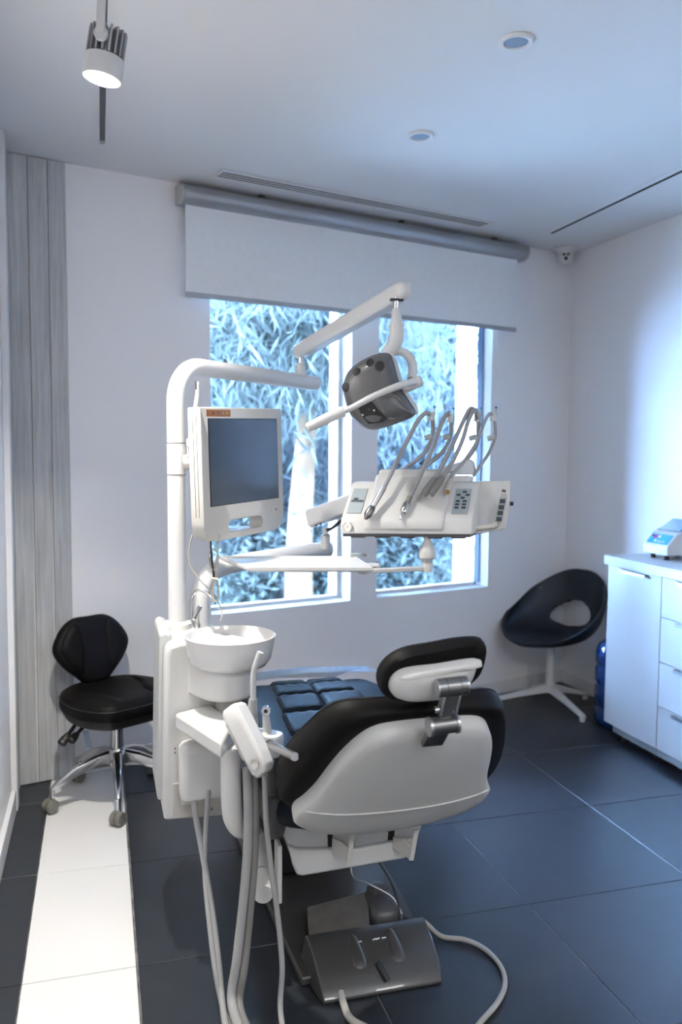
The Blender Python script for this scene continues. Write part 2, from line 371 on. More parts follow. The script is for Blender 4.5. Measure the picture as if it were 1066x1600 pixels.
# panel frames invented to house the added fill lamps behind the viewer
for i, (x, y) in enumerate(FILLS):
    t = thing('fill_panel', (x, y, HC-.02), 'added square fill light panel behind the viewer, %s one' % ('left' if i == 0 else 'right'), 'ceiling light', 'added fill panels')
    MB().box((x, y, HC-.0105), (.62, .62, .019)).build('frame', 'trim', t, smooth=0)
# track and spotlight
TX = .026
tr = thing('light_track', (TX, 1.8, HC-.012), 'grey recessed lighting track running along the ceiling', 'light track')
MB().bb(TX-.017, TX+.017, -.5, 3.470, HC-.004, HC-.0004).build('flange', 'trim', tr, smooth=0)
MB().bb(TX-.010, TX+.010, -.5, 3.464, HC-.0062, HC-.0042).build('groove', 'dark_grey', tr, smooth=0)
MB().bb(TX-.010, TX+.010, 3.43, 3.464, HC-.0085, HC-.0064).build('end_feed', 'steel', tr, smooth=0)
MB().lathe([(0, -.001), (.003, -.001), (.003, 0), (0, 0)], (TX, 3.36, HC-.0062), n=10).build('screw', 'black', tr)
# spot: body axis nearly straight down, tilted a little
SD = 2.10
rim = at(159, 124, SD); top = at(168, 62, SD)
ax = (rim-top).normalized(); ax = (ax+V((0, -.02, 0))).normalized()
sp = thing('track_spotlight', rim-V((0, 0, .03)), 'lit white cylindrical track spotlight hanging from the ceiling', 'spotlight')
bx_, by_, _ = basis(ax)
body = MB().lathe([(.040, -.052), (.0465, -.050), (.0475, 0), (.0445, 0), (.040, -.02), (.036, -.046), (.0, -.047)], rim, ax, 40).build('housing', 'enamel', sp)
MB().lathe([(.0, -.044), (.0345, -.044), (.0345, -.045), (0, -.045)], rim, ax, 30).build('bulb', 'lamp_glow', sp)
MB().lathe([(.026, -.112), (.028, -.052), (0, -.052)], rim, ax, 24).build('core', 'steel', sp)
for k in range(18):
    a = 2*math.pi*k/18; d = bx_*math.cos(a)+by_*math.sin(a)
    MB().box(rim+ax*(-.084)+d*.0355, (.019, .0055, .062), (d, ax.cross(d), ax)).build('fin', 'alu', sp, smooth=0)
e = (RT*.92-FW*.3).normalized()
pv = rim+ax*(-.082)-FW*.050+V((0, 0, 0))
MB().tube([pv-FW*.004, pv+FW*.006], .0165, 22).build('pivot', 'enamel', sp)
tp = V((TX, pv.y-.01, HC-.012))
MB().box((pv+tp)/2-FW*.004, (.020, .006, (tp-pv).length), (RT, FW, (tp-pv).normalized())).build('arm', 'enamel', sp, bevel=.001)
MB().box(tp+V((0, .0, -.02)), (.034, .12, .055)).build('driver_box', 'alu', sp, bevel=.003)
sd = bpy.data.lights.new('spot_lamp', 'SPOT'); sd.energy = 60; sd.color = (1, .95, .87); sd.spot_size = math.radians(118); sd.spot_blend = .95; sd.shadow_soft_size = .03
so = bpy.data.objects.new('spot_lamp', sd); COL.objects.link(so); so.location = rim+ax*.004; so.rotation_euler = ax.to_track_quat('-Z', 'Y').to_euler()
# dome camera in the corner
dc = V((2.615, 4.405, HC))
t = thing('security_camera', dc-V((0, 0, .10)), 'white dome security camera on the ceiling in the far right corner', 'camera')
MB().lathe([(.070, -.001), (.072, -.012), (.060, -.022), (.045, -.040), (.040, -.046), (0, -.046)], dc, n=36).build('base', 'enamel', t)
lk = (V((0, 0, H+.4))-dc); lk.normalize(); bc = dc+V((0, 0, -.055))
mb = MB(); mb.lathe([(.044*math.cos(a), .044*math.sin(a)) for a in [math.radians(-90+12*k) for k in range(16)]], bc, (0, 0, 1), 30); mb.build('eyeball', 'enamel', t)
lx, ly, lz = basis(lk); ly = V((0, 0, 1))-lk*lk.z; ly.normalize(); lx = ly.cross(lk)
for (dx, dy, r, nm) in ((-.012, .012, .0085, 'infrared_lamp'), (.012, .012, .0085, 'infrared_lamp'), (0, -.010, .011, 'lens')):
    MB().lathe([(r, -.012), (r, .002), (r*.8, .003), (0, .003)], bc+lx*dx+ly*dy+lk*math.sqrt(.044**2-dx*dx-dy*dy), lk, 18).build(nm, 'black' if nm == 'lens' else 'dark_grey', t)
# roller blind
rb = thing('roller_blind', wb(1.73, .07, 2.10), 'pale grey roller blind pulled part way down over both windows', 'blind')
z0 = 2.543; s0, s1 = .722, 2.762
prof = [(.010, -.040), (.060, -.042), (.090, -.030), (.104, -.008), (.104, .014), (.092, .034), (.070, .042), (.010, .042)]
rings = [[wb(s, a, z0+b) for a, b in prof] for s in (s0, s1)]
MB().loft(rings).build('cassette', 'alu', rb, bevel=.004)
for s, d in ((s0, -1), (s1, 1)):
    MB().loft([[wb(s+d*k, a*1.0, z0+b*1.02) for a, b in prof] for k in (0.0006, .009)]).build('end_cap', 'plastic_grey', rb, bevel=.002)
MB().loft([[wb(s, a, z) for a, z in ((.0585, z0-.03), (.0600, z0-.03), (.0600, 2.122), (.0585, 2.122))] for s in (.741, 2.714)]).build('fabric', 'fabric', rb, smooth=0)
MB().loft([[wb(s, a, z) for a, z in ((.054, 2.101), (.065, 2.101), (.065, 2.124), (.054, 2.124))] for s in (.741, 2.714)]).build('bottom_bar', 'alu', rb, bevel=.003)
for s in (1.12, 1.92, 2.55):
    MB().loft([[wb(s+k, a, z) for a, z in ((.03, HC-.003), (.06, HC-.003), (.06, z0+.041), (.03, z0+.041))] for k in (-.012, .012)]).build('bracket', 'dark_grey', rb, smooth=0)

# ================================================================== DENTAL CHAIR
CX = .690
dch = thing('dental_chair', (CX, 2.4, 0), 'reclined dental chair with dark upholstery and grey back shell in the middle of the room', 'dental chair')
RA = math.radians(49)
BA = (V((1, 0, 0)), V((0, -math.cos(RA), math.sin(RA))), V((0, math.sin(RA), math.cos(RA))))   # across, up the back, towards the sitter
BO = V((CX, 1.64, .84))
shell_half = [(0, -.030), (.075, -.032), (.122, -.042), (.152, -.072), (.178, -.13), (.198, -.20), (.216, -.28), (.236, -.335), (.255, -.375), (.246, -.43), (.195, -.485), (.11, -.52), (0, -.532)]
so_ = smooth2(sym(shell_half), 4)
bs = MB().puff(so_, BO, BA, [(.30, -.014), (.62, -.012), (.86, -.008), (.955, -.003), (1.0, .008), (1.0, .03), (.99, .06)], (0, -.27)).build('back_shell', 'shell', dch, smooth=60)
# moulded crease across the shell
cp = []
for k in range(25):
    x = -.236+.472*k/24; cp.append(BO+BA[0]*x+BA[1]*(-.345-.030*(1-(x/.236)**2))+BA[2]*(-.0162+.0125*(abs(x)/.236)**4))
MB().tube(spline(cp, 2), .0022, 8).build('crease', 'plastic', bs)
cush_half = [(0, -.008), (.11, -.010), (.172, -.022), (.212, -.06), (.240, -.13), (.262, -.20), (.276, -.27), (.278, -.34), (.258, -.40), (.18, -.44), (0, -.455)]
cush_o = smooth2(sym(cush_half), 4); CXo = V((-.012, 0, 0))
def cush_ring(k, h, wing=.62):
    return [BO+CXo+BA[0]*(x*k)+BA[1]*(-.22+(y+.22)*k)+BA[2]*(.03+(h-.03)*(1+wing*(abs(x)*k/.27)**2)) for x, y in cush_o]
MB().loft([cush_ring(*q) for q in ((.80, .032), (.97, .033), (1.0, .042), (1.012, .058), (1.0, .074), (.965, .085), (.88, .090), (.6, .086), (.2, .082))]).build('back_cushion', 'leather', dch, smooth=70)
pp = cush_ring(.992, .078); MB().tube(pp+[pp[0]], .0020, 6).build('piping', 'black', dch)
# headrest
HA = math.radians(66); hr = math.radians(-3)
hy = V((0, -math.cos(HA), math.sin(HA))); hz = V((0, math.sin(HA), math.cos(HA)))
hx = V((1, 0, 0))*math.cos(hr)-hy*math.sin(hr); hy2 = hy*math.cos(hr)+V((1, 0, 0))*math.sin(hr)
HB = (hx, hy2, hz); HO = atv(681, 1062, 1.625)
hs_o = smooth2([(.092, .030), (.075, .040), (0, .036), (-.07, .034), (-.098, .014), (-.100, -.018), (-.080, -.042), (-.03, -.052), (.04, -.050), (.085, -.020)], 5)
hsh = MB().puff(hs_o, HO, HB, [(.25, -.026), (.6, -.022), (.86, -.012), (.97, 0), (1.0, .014), (1.0, .03)], (0, -.005)).build('headrest_shell', 'shell', dch, smooth=70)
MB().puff(smooth2([(.10, .030), (.04, .028), (-.04, .022), (-.085, .020), (-.06, .034), (0, .040), (.08, .043)], 5), HO, HB, [(.7, -.018), (.95, -.012), (1, .004)], (0, .031)).build('headrest_lip', 'plastic', hsh, smooth=70)
hc_o = smooth2([(.118, .045), (.105, .066), (.06, .071), (0, .066), (-.07, .058), (-.108, .030), (-.118, -.010), (-.100, -.048), (-.04, -.064), (.05, -.058), (.108, -.02)], 5)
MB().puff(hc_o, HO, HB, [(.7, .010), (.97, .012), (1.0, .022), (1.012, .034), (.99, .046), (.93, .053), (.7, .057), (.3, .056)], (0, 0)).build('headrest_cushion', 'leather', dch, smooth=70)
pp = [HO+HB[0]*a*.99+HB[1]*b*.99+HB[2]*.045 for a, b in hc_o]
MB().tube(pp+[pp[0]], .0018, 6).build('piping', 'black', dch)
# hinge
hu = atv(706, 1073, 1.570); hl = atv(693, 1133, 1.590)
hg = MB().tube([hu-hx*.031, hu+hx*.031], .0195, 26).build('headrest_hinge', 'steel_dark', dch)
for k in (-.032, .032):
    MB().tube([hu+hx*(k-.0018), hu+hx*(k+.0018)], .0185, 26).build('hinge_cap', 'steel', hg)
for k in (-.014, .016): MB().tube([hu+hx*(k-.0008), hu+hx*(k+.0008)], .0200, 26).build('hinge_ring', 'dark_grey', hg)
hg2 = MB().tube([hl-hx*.029, hl+hx*.027], .0185, 26).build('headrest_hinge', 'steel_dark', dch)
for k in (-.031, .029): MB().tube([hl+hx*(k-.003), hl+hx*(k+.003)], .0205, 26).build('hinge_cap', 'steel', hg2)
lb = (hu-hl).normalized(); MB().box((hu+hl)/2+V((.002, .004, 0)), (.030, .011, (hu-hl).length), basis(lb, hx)).build('link', 'steel_dark', dch, bevel=.002)
for k in (-1, 1): MB().box((hu+hl)/2+hx*(.017*k)+V((.002, -.003, .006)), (.004, .022, .042), basis(lb, hx)).build('link_cheek', 'steel', dch, bevel=.001)
kp = (hu+hl)/2-hx*.024+V((0, -.002, -.004)); MB().tube([kp+hx*.004, kp-hx*.006], .0065, 14).build('lock_knob', 'chrome', dch)
bp0 = hl+V((0, .035, -.03)); MB().box(bp0, (.05, .085, .014), (BA[0], BA[1], BA[2])).build('hinge_mount', 'steel_dark', dch, bevel=.003)
# seat: a cushion whose top rises towards the knees, then the leg rest falls away
def section(y, zc, hw, th, crown=.03, dip=.012):
    r = []
    for k in range(28):
        a = 2*math.pi*k/28; cx_, sx_ = math.cos(a), math.sin(a)
        x = hw*math.copysign(abs(cx_)**.55, cx_); z = th/2*math.copysign(abs(sx_)**.6, sx_)
        if sx_ > 0: z += crown*abs(sx_)*(1-(x/hw)**2)*0+(-dip*(1-(x/(hw*.75))**2) if abs(x) < hw*.75 else 0)
        r.append(V((CX+x, y, zc+z)))
    return r
secs = [(2.00, .475, .10, .03), (2.02, .478, .20, .07), (2.06, .486, .262, .10), (2.14, .498, .276, .118), (2.30, .520, .282, .12), (2.48, .543, .280, .12), (2.64, .560, .272, .118), (2.76, .566, .262, .11), (2.84, .560, .255, .10), (2.93, .535, .248, .09), (3.08, .485, .24, .085), (3.24, .432, .232, .08), (3.36, .395, .215, .075), (3.42, .378, .16, .06), (3.44, .373, .08, .03)]
seat = MB().loft([section(*q) for q in secs]).build('seat_cushion', 'leather_blue_sheen', dch, smooth=70)
def seat_top(y):
    for i in range(len(secs)-1):
        if secs[i][0] <= y <= secs[i+1][0]:
            t = (y-secs[i][0])/(secs[i+1][0]-secs[i][0]); return (secs[i][1]+secs[i][3]/2)*(1-t)+(secs[i+1][1]+secs[i+1][3]/2)*t
    return secs[-1][1]
for i, (ya, yb) in enumerate([(2.18, 2.36), (2.365, 2.52), (2.525, 2.66), (2.665, 2.77), (2.775, 2.86)]):
    for (xa, xb) in ((-.168, -.002), (.002, .168)):
        pu = MB(); N1, N2 = 14, 12; taper = 1-.06*i
        vs = []; fs = []
        for a in range(N1+1):
            for b in range(N2+1):
                s, t = a/N1, b/N2; x = (xa+(xb-xa)*s)*taper; y = ya+(yb-ya)*t
                bul = (max(0, 1-(2*s-1)**8)*max(0, 1-(2*t-1)**6))**.5
                wr = .0024*math.sin(x*150+9*math.sin(y*60)+i*2.1)*math.exp(-((t-1)/.22)**2)+.0022*math.sin(x*130+i*1.7+4*math.sin(y*55))*math.exp(-(t/.22)**2)
                vs.append((CX+x, y, seat_top(y)-.009+.0135*bul+wr*bul))
        for a in range(N1):
            for b in range(N2): fs.append((a*(N2+1)+b, (a+1)*(N2+1)+b, (a+1)*(N2+1)+b+1, a*(N2+1)+b+1))
        pu.add(vs, fs).build('quilted_pad', 'leather_blue_sheen', seat, smooth=80)
# clear cover over the foot end
mb = MB(); cv = []
rings = []
for y, z, hw in ((2.80, .636, .255), (2.90, .630, .25), (3.10, .564, .245), (3.30, .484, .235)):
    rings.append([V((CX-hw, y, z)), V((CX, y, z+.014)), V((CX+hw, y, z)), V((CX+hw, y, z-.002)), V((CX, y, z+.012)), V((CX-hw, y, z-.002))])
MB().loft(rings).build('foot_cover', 'film', dch, smooth=50)
# pan under the seat, dark gap, mechanism box with two brackets
pan = [[V((CX+x*hw, y, z)) for x, z in ((-1, zt), (1, zt), (.92, zb), (-.92, zb))] for y, hw, zt, zb in ((2.22, .235, .445, .40), (2.35, .25, .46, .40), (2.8, .24, .515, .455), (3.1, .21, .44, .40))]
MB().loft(pan).build('seat_pan', 'shell', dch, bevel=.012, seg=3)
MB().bb(CX-.19, CX-.03, 2.60, 2.9, .03, .41).build('lift_housing', 'black', dch, bevel=.01)
MB().bb(CX-.10, CX+.14, 2.68, 2.98, .03, .40).build('lift_column', 'dark_grey', dch, bevel=.02)
bxs = MB(); y0 = 2.10
def bq(px, py, v=y0): return atv(px, py, v)
lo = [bq(456, 1340), bq(463, 1367), bq(470, 1369), bq(636, 1338), bq(648, 1325), bq(655, 1312)]
lip = MB().slab([bq(450, 1322), bq(457, 1352), bq(464, 1369), bq(474, 1370), bq(632, 1343), bq(646, 1333), bq(653, 1308), bq(560, 1326), bq(466, 1328)], (0.02, .22, .01)).build('mechanism_tray', 'shell', dch, bevel=.008, seg=3)
MB().slab([bq(436, 1272, 2.115), bq(452, 1334, 2.115), bq(652, 1312, 2.115), bq(668, 1270, 2.115)], (0.01, .20, .0)).build('mechanism_box', 'shell', dch, bevel=.006, seg=2)
MB().slab([bq(554, 1300, 2.112), bq(554, 1326, 2.112), bq(606, 1320, 2.112), bq(608, 1298, 2.112)], (0, .006, 0)).build('access_panel', 'plastic_grey', dch, bevel=.002)
MB().slab([bq(512, 1300, 2.113), bq(513, 1328, 2.113), bq(520, 1327, 2.113), bq(520, 1300, 2.113)], (0, .008, 0)).build('slot', 'black', dch, smooth=0)
MB().slab([bq(607, 1298, 2.112), bq(605, 1322, 2.112), bq(615, 1320, 2.112), bq(617, 1298, 2.112)], (0, .008, 0)).build('slot', 'black', dch, smooth=0)
for pts in ([(519, 1302), (518, 1332), (543, 1346), (548, 1304)], [(614, 1300), (613, 1326), (640, 1343), (648, 1297)]):
    a, b, c, d = pts; A_, B_ = atv(*a, 2.10), atv(*b, 2.10); C_, D_ = atv(*c, 2.045), atv(*d, 2.045)
    br = MB().slab([A_+V((0, 0, -.012)), B_, C_, C_+V((0, 0, .036)), (A_+D_)/2+V((0, 0, -.020))], (.006, 0, 0)).build('bracket', 'plastic_warm', dch, bevel=.0015)
    MB().box((C_+D_)/2+V((.004, -.002, 0)), (.014, .006, (D_-C_).length+.004), basis(D_-C_, (1, 0, 0))).build('bracket_end', 'plastic_warm', br, bevel=.0015)
# left flank of the shell, by the arm pivot
MB().puff(smooth2([(-.06, .06), (.05, .08), (.075, .0), (.05, -.07), (-.04, -.075), (-.075, -.01)], 4), V((CX-.262, 2.145, .475)), (V((0, 1, 0)), V((0, 0, 1)), V((-1, 0, 0))), [(.8, -.03), (1, -.02), (1, .008), (.9, .02), (.5, .024)]).build('side_cover', 'dark_grey', dch, smooth=60)
MB().box((CX-.245, 2.13, .30), (.012, .05, .16)).build('side_strut', 'plastic', dch, bevel=.003)
# floor plate and its near cover
MB().slab([(.495, 2.07, .001), (.885, 2.10, .001), (.93, 3.0, .001), (.455, 3.0, .001)], (0, 0, .027)).build('base_plate', 'base_grey', dch, bevel=.008, seg=3)
cover = [[(.535, 1.985, .002), (.862, 1.985, .002), (.862, 1.985, .010), (.535, 1.985, .010)],
         [(.525, 2.02, .002), (.873, 2.02, .002), (.868, 2.02, .046), (.532, 2.02, .046)],
         [(.517, 2.09, .002), (.885, 2.09, .002), (.872, 2.09, .080), (.531, 2.09, .080)],
         [(.513, 2.15, .002), (.892, 2.15, .002), (.876, 2.15, .092), (.529, 2.15, .092)],
         [(.511, 2.165, .002), (.894, 2.165, .002), (.878, 2.165, .086), (.527, 2.165, .086)]]
cvr = MB().loft([[V(p) for p in r] for r in cover]).build('base_cover', 'base_grey', dch, bevel=.012, seg=3, smooth=45)
for k in (-1, 1):
    MB().puff(smooth2([(-.012, .05), (.012, .05), (.02, -.04), (-.02, -.04)], 4), V((.705+.055*k, 2.07, .0735)), basis((0, -.42, .9), (1, 0, 0)), [(1, -.008), (.8, -.001), (.4, .001)]).build('moulding', 'base_grey', cvr, smooth=60)
MB().tube([V((.698, 2.035, .056)), V((.703, 2.015, .048)), V((.712, 1.995, .030))], [.009, .009, .008], 12).build('cable_gland', 'black', cvr)
for k, (px, py) in enumerate(((562, 1482), (585, 1475), (600, 1478), (590, 1487))):
    c = atv(px, py, 2.10); c.z = .0838+(c.y-2.10)*.18; MB().box(c, (.012, .004, .001), basis((0, -.15, 1), (1, .3*(k % 2), 0))).build('icon', 'sticker_white', cvr, smooth=0)

# foot control standing on the base plate
fp = thing('foot_control', (.66, 2.27, .03), 'grey metal foot pedal on the base of the dental chair', 'foot pedal')
pl = [atz(480, 1417, .085), atz(574, 1392, .095), atz(578, 1449, .075), atz(483, 1465, .060)]
MB().slab(pl, (0, 0, -.006)).build('pedal_plate', 'pedal', fp, bevel=.002)
mb = MB().slab([V((p.x, p.y, .030)) for p in [atz(490, 1425, .08), atz(572, 1400, .08), atz(574, 1446, .08), atz(490, 1462, .08)]], (0, 0, .022)); mb.build('pedal_base', 'black', fp, bevel=.004)
gc = atz(597, 1415, .075)
MB().puff(smooth2([(-.045, .06), (.0, .075), (.04, .06), (.045, 0), (.045, -.06), (0, -.075), (-.045, -.06), (-.05, 0)], 4), V((gc.x, gc.y, .03)), IDB, [(1, 0), (1.03, .02), (.95, .05), (.8, .066), (.45, .074)]).build('drive_housing', 'dark_grey', fp, smooth=60)
MB().lathe([(.026, 0), (.027, .018), (.02, .024), (0, .025)], V((gc.x+.012, gc.y-.042, .068)), (.1, -.8, .6), 24).build('wheel', 'dark_grey', fp)
MB().lathe([(.030, 0), (.031, .020), (.022, .028), (0, .029)], V((gc.x-.004, gc.y+.035, .095)), (.0, .1, 1), 24).build('dial', 'dark_grey', fp)
MB().lathe([(.005, 0), (.005, .004), (0, .004)], V((gc.x+.030, gc.y-.010, .092)), (.3, -.4, 1), 12).build('screw', 'chrome', fp)
MB().box(V((gc.x+.052, gc.y-.055, .050)), (.018, .03, .022)).build('cable_gland', 'black', fp, bevel=.004)
# loose cables of the foot control
def cable(name, pts, r, mt, label, cat='cable', n=10, k=6, parts=None, group=None):
    o = MB().tube(spline(pts, k), r, n).build(name, mt); tag(o, label, cat, group); return o
cable('power_cord', [(gc.x+.06, gc.y-.06, .045), (.905, 2.235, .03), (.94, 2.18, .0095), (1.00, 2.145, .0095), (1.035, 2.09, .0095), (1.045, 2.01, .0095), (1.02, 1.93, .0095), (.965, 1.865, .0095), (.88, 1.80, .0095), (.80, 1.72, .0095)], .0072, 'cable', 'thick grey cord looping over the floor beside the chair base')
cable('power_cord', [(.585, 2.00, .018), (.582, 1.965, .0105), (.585, 1.90, .0105), (.64, 1.83, .0105), (.70, 1.74, .0105)], .0095, 'cable', 'short grey cord coming out under the near edge of the chair base')
cable('pedal_cable', [(.71, 2.30, .28), (.75, 2.25, .25), (.795, 2.22, .18), (.815, 2.20, .11), (.805, 2.17, .075), (.775, 2.165, .06)], .0035, 'black', 'thin black cable arching from under the seat to the foot pedal')
cable('pedal_cable', [(.70, 2.31, .26), (.70, 2.30, .20), (.705, 2.285, .168), (.74, 2.25, .160), (.80, 2.215, .13), (.822, 2.19, .09)], .0028, 'steel', 'thin grey cable bent above the foot pedal')

# ================================================================== DENTAL UNIT (box, pole, bowl)
UV0 = 2.30
dun = thing('dental_unit', (.26, 2.42, .36), 'white dental unit cabinet with tall pole and spittoon support left of the chair', 'dental unit')
def uq(px, py, v=UV0): return atv(px, py, v)
o1 = [(.157, .397), (.335, .390), (.345, .42), (.345, .86), (.335, .885), (.20, .895), (.172, .885), (.165, .86)]
MB().loft([[V((x+(.004 if k == 0 else 0), y, z)) for x, z in o1] for k, y in enumerate((2.30, 2.31, 2.58))]).build('unit_body', 'plastic', dun, bevel=.012, seg=3)
o2 = [(.166, .43), (.176, .905), (.190, .915), (.21, .905), (.21, .43)]
MB().loft([[V((x-.022, y, z)) for x, z in o2] for y in (2.36, 2.60)]).build('side_cover', 'plastic_grey', dun, bevel=.008, seg=3)
MB().box((.247, 2.297, .452), (.13, .005, .10)).build('lower_panel', 'plastic_warm', dun, bevel=.002)
text('lower_text', '-  0', .013, V((.283, 2.2935, .418)), (V((1, 0, 0)), V((0, 0, 1)), V((0, -1, 0))), 'ink', dun)
MB().box((.279, 2.262, .548), (.165, .075, .160)).build('valve_box', 'plastic', dun, bevel=.022, seg=4)
MB().box((.279, 2.268, .466), (.155, .05, .012)).build('valve_box_foot', 'plastic_warm', dun, bevel=.003)
for k in (0, 1): MB().box((.189, 2.2985, .600-.012*k), (.003, .001, .004)).build('mark', 'ink', dun, smooth=0)
# pole with monitor collar, ending in the lamp arm
PX, PY = .213, 2.470
AE = V((.745, 2.985, 1.668)); ad = (AE-V((PX, PY, 1.668))); ad.z = 0; AL = ad.length; ad.normalize()
MB().lathe([(.042, .0), (.042, .03), (.036, .037), (.0, .037)], (PX, PY, .885), n=30).build('pole_socket', 'plastic', dun)
MB().tube([(PX, PY, .90), (PX, PY, 1.395)], .0262, 28).build('pole', 'enamel', dun)
zc = 1.345
col = MB().tube([(PX, PY, 1.352), (PX, PY, 1.442)], .0268, 28).build('pole_collar', 'enamel', dun)
for z in (1.351, 1.442): MB().tube([(PX, PY, z-.0012), (PX, PY, z+.0012)], .0270, 28).build('ring', 'ink_grey', col)
# round bowl arm and drum
D0, D1 = V((.238, 2.42, 0)), V((.326, 2.268, 0)); dd = (D1-D0).normalized(); dn = V((dd.y, -dd.x, 0)); st = []
for k in range(13): a = math.pi*(k/12)-math.pi/2; st.append(D1+dd*.074*math.cos(a)+dn*.074*-math.sin(a))
for k in range(13): a = math.pi*(k/12)+math.pi/2; st.append(D0+dd*.055*math.cos(a)+dn*.066*-math.sin(a))
MB().loft([[V((p.x, p.y, z)) for p in st] for z in (.748, .900)]).build('bowl_support', 'plastic', dun, bevel=.010, seg=3)
MB().lathe([(.036, 0), (.036, .09), (0, .09)], (.335, 2.28, .665), n=24).build('drain', 'plastic_warm', dun)
# spittoon bowl
BC = V((.337, 2.262, .918))
prof = [(.0, -.088), (.070, -.088), (.100, -.080), (.113, -.062), (.1195, -.034), (.1245, -.004), (.1250, .0), (.1225, .0015), (.1200, 0), (.108, -.035), (.09, -.056), (.05, -.064), (.012, -.067), (0, -.067)]
bw = tag(MB().lathe(prof, BC, n=56).build('spittoon_bowl', 'ceramic'), 'round white ceramic spittoon bowl on the dental unit', 'bowl')
# taps
tp0 = at(299, 978, 2.44); 
tap = thing('bowl_tap', tp0-V((0, 0, .005)), 'tall bent chrome water tap behind the spittoon bowl', 'tap')
MB().tube(spline([at(299, 985, 2.44), at(299, 950, 2.44), at(300, 934, 2.44), at(308, 923, 2.43), at(319, 924, 2.42), at(330, 933, 2.40), at(336, 943, 2.39)], 6), .0042, 12).build('spout', 'chrome', tap)
MB().tube([at(299, 985, 2.44), at(299, 974, 2.44)], .007, 16).build('collar', 'chrome', tap)
tap = thing('cup_filler', at(309, 980, 2.40), 'short chrome cup filler tap beside the taller bent tap', 'tap')
MB().tube(spline([at(309, 982, 2.40), at(309, 956, 2.40), at(311, 949, 2.395), at(313, 950, 2.38), at(308, 958, 2.36), at(303, 968, 2.34)], 6), .0050, 12).build('spout', 'chrome', tap)
MB().tube([at(309, 984, 2.40), at(309, 974, 2.40)], .0075, 16).build('collar', 'chrome', tap)

# ================================================================== OPERATING LIGHT
LDE = 2.40
lit = thing('operating_light', (PX, PY, 1.442), 'white dental operating lamp on a jointed arm with smoked grey visor', 'operating lamp')
path = [V((PX, PY, 1.4435)), V((PX, PY, 1.56))]; R0 = .105
for k in range(1, 13):
    a = math.pi/2*k/12; path.append(V((PX, PY, 1.563))+V((0, 0, R0*math.sin(a)))+ad*(R0*(1-math.cos(a))))
path.append(V((PX, PY, 1.668))+ad*(AL+.02)); 
MB().tube(path, .0262, 28).build('lower_arm', 'enamel', lit)
j0 = AE-ad*.075
MB().lathe([(.017, .02), (.019, .03), (.019, .055), (.013, .064), (0, .064)], j0, n=22).build('joint', 'enamel', lit)
MB().tube([j0+V((0, 0, .06)), j0+V((0, 0, .088))], .010, 16).build('joint_pin', 'chrome', lit)
a0 = j0+V((0, 0, .108)); a1 = at(629, 455, LDE); ud = (a1-a0).normalized(); B = basis(ud, V((0, 0, 1)).cross(ud)); 
e1 = smooth2(rrect(.046, .052, .014), 1)
rings = []
for k, s in ((-.030, .35), (-.026, .8), (-.012, .98), (.06, 1.0), ((a1-a0).length-.02, 1.0), ((a1-a0).length+.008, .96), ((a1-a0).length+.02, .75), ((a1-a0).length+.026, .35)):
    rings.append([a0+B[2]*k+B[0]*x*s+B[1]*y*s for x, y in e1])
MB().loft(rings).build('upper_arm', 'enamel', lit, smooth=50)
MB().box((a0+a1)/2-B[1]*.0255, (.030, .004, (a1-a0).length-.12), B).build('arm_underside', 'plastic_grey', lit, smooth=0)
h0 = at(620, 471, LDE)
MB().box(h0+V((0, 0, .004)), (.040, .026, .006), basis((0, 0, 1), RT)).build('arm_slot', 'black', lit, bevel=.003)
MB().tube([h0+V((0, 0, .012)), at(620, 482, LDE)], .0085, 18).build('swivel_pin', 'chrome', lit)
n0 = at(620, 482, LDE)
MB().lathe([(.011, 0), (.013, -.004), (.015, -.028), (.021, -.044), (.0215, -.052), (0, -.052)], n0, n=26).build('neck_cone', 'enamel', lit)
nk = MB().tube(spline([at(620, 506, LDE), at(620, 522, LDE), at(617, 536, LDE), at(609, 548, LDE), at(602, 556, LDE)], 5), [.0205, .0205, .0205, .020, .018], 24).build('neck', 'enamel', lit)
MB().tube([at(620, 508.5, LDE), at(620, 510, LDE)], .0208, 24).build('ring', 'ink_grey', nk)
MB().tube(spline([at(604, 556, LDE), at(622, 549, LDE+.01), at(638, 556, LDE), at(645, 574, LDE-.02), at(643, 594, LDE-.05)], 6), [.013, .0145, .0155, .0155, .014], 20, flat=.8).build('yoke', 'enamel', lit)
# lamp head: white rear housing plus a domed smoked visor
HCn = at(590, 612, 2.36); nrm = (V((0, 0, H+.05))-HCn); nrm = (nrm.normalized()-RT*.25+V((0, 0, -.1))).normalized()
hy_ = (V((0, 0, 1))-nrm*nrm.z).normalized(); hx_ = hy_.cross(nrm); LB = (hx_, hy_, nrm)
k = 2.36/F
vis = [(536, 612), (537, 596), (545, 580), (560, 568), (580, 558), (600, 553), (611, 556), (616, 568), (622, 592), (630, 612), (640, 628), (649, 643), (646, 651), (632, 657), (612, 664), (590, 670), (572, 669), (556, 659), (544, 643)]
out = smooth2([((x-590)*k, -(y-612)*k) for x, y in vis], 4)
MB().puff(out, HCn, LB, [(.75, -.085), (.92, -.075), (.985, -.045), (.985, -.012)]).build('rear_housing', 'enamel', lit, smooth=60)
MB().puff(out, HCn, LB, [(.99, -.012), (1.0, -.004), (1.0, .006)]).build('visor_rim', 'dark_grey', lit, smooth=60)
vz = MB().puff(out, HCn, LB, [(.99, .006), (.96, .020), (.86, .036), (.66, .048), (.4, .054), (.12, .056)]).build('visor', 'visor', lit, smooth=80)
VC = (sum(p[0] for p in out)/len(out), sum(p[1] for p in out)/len(out))
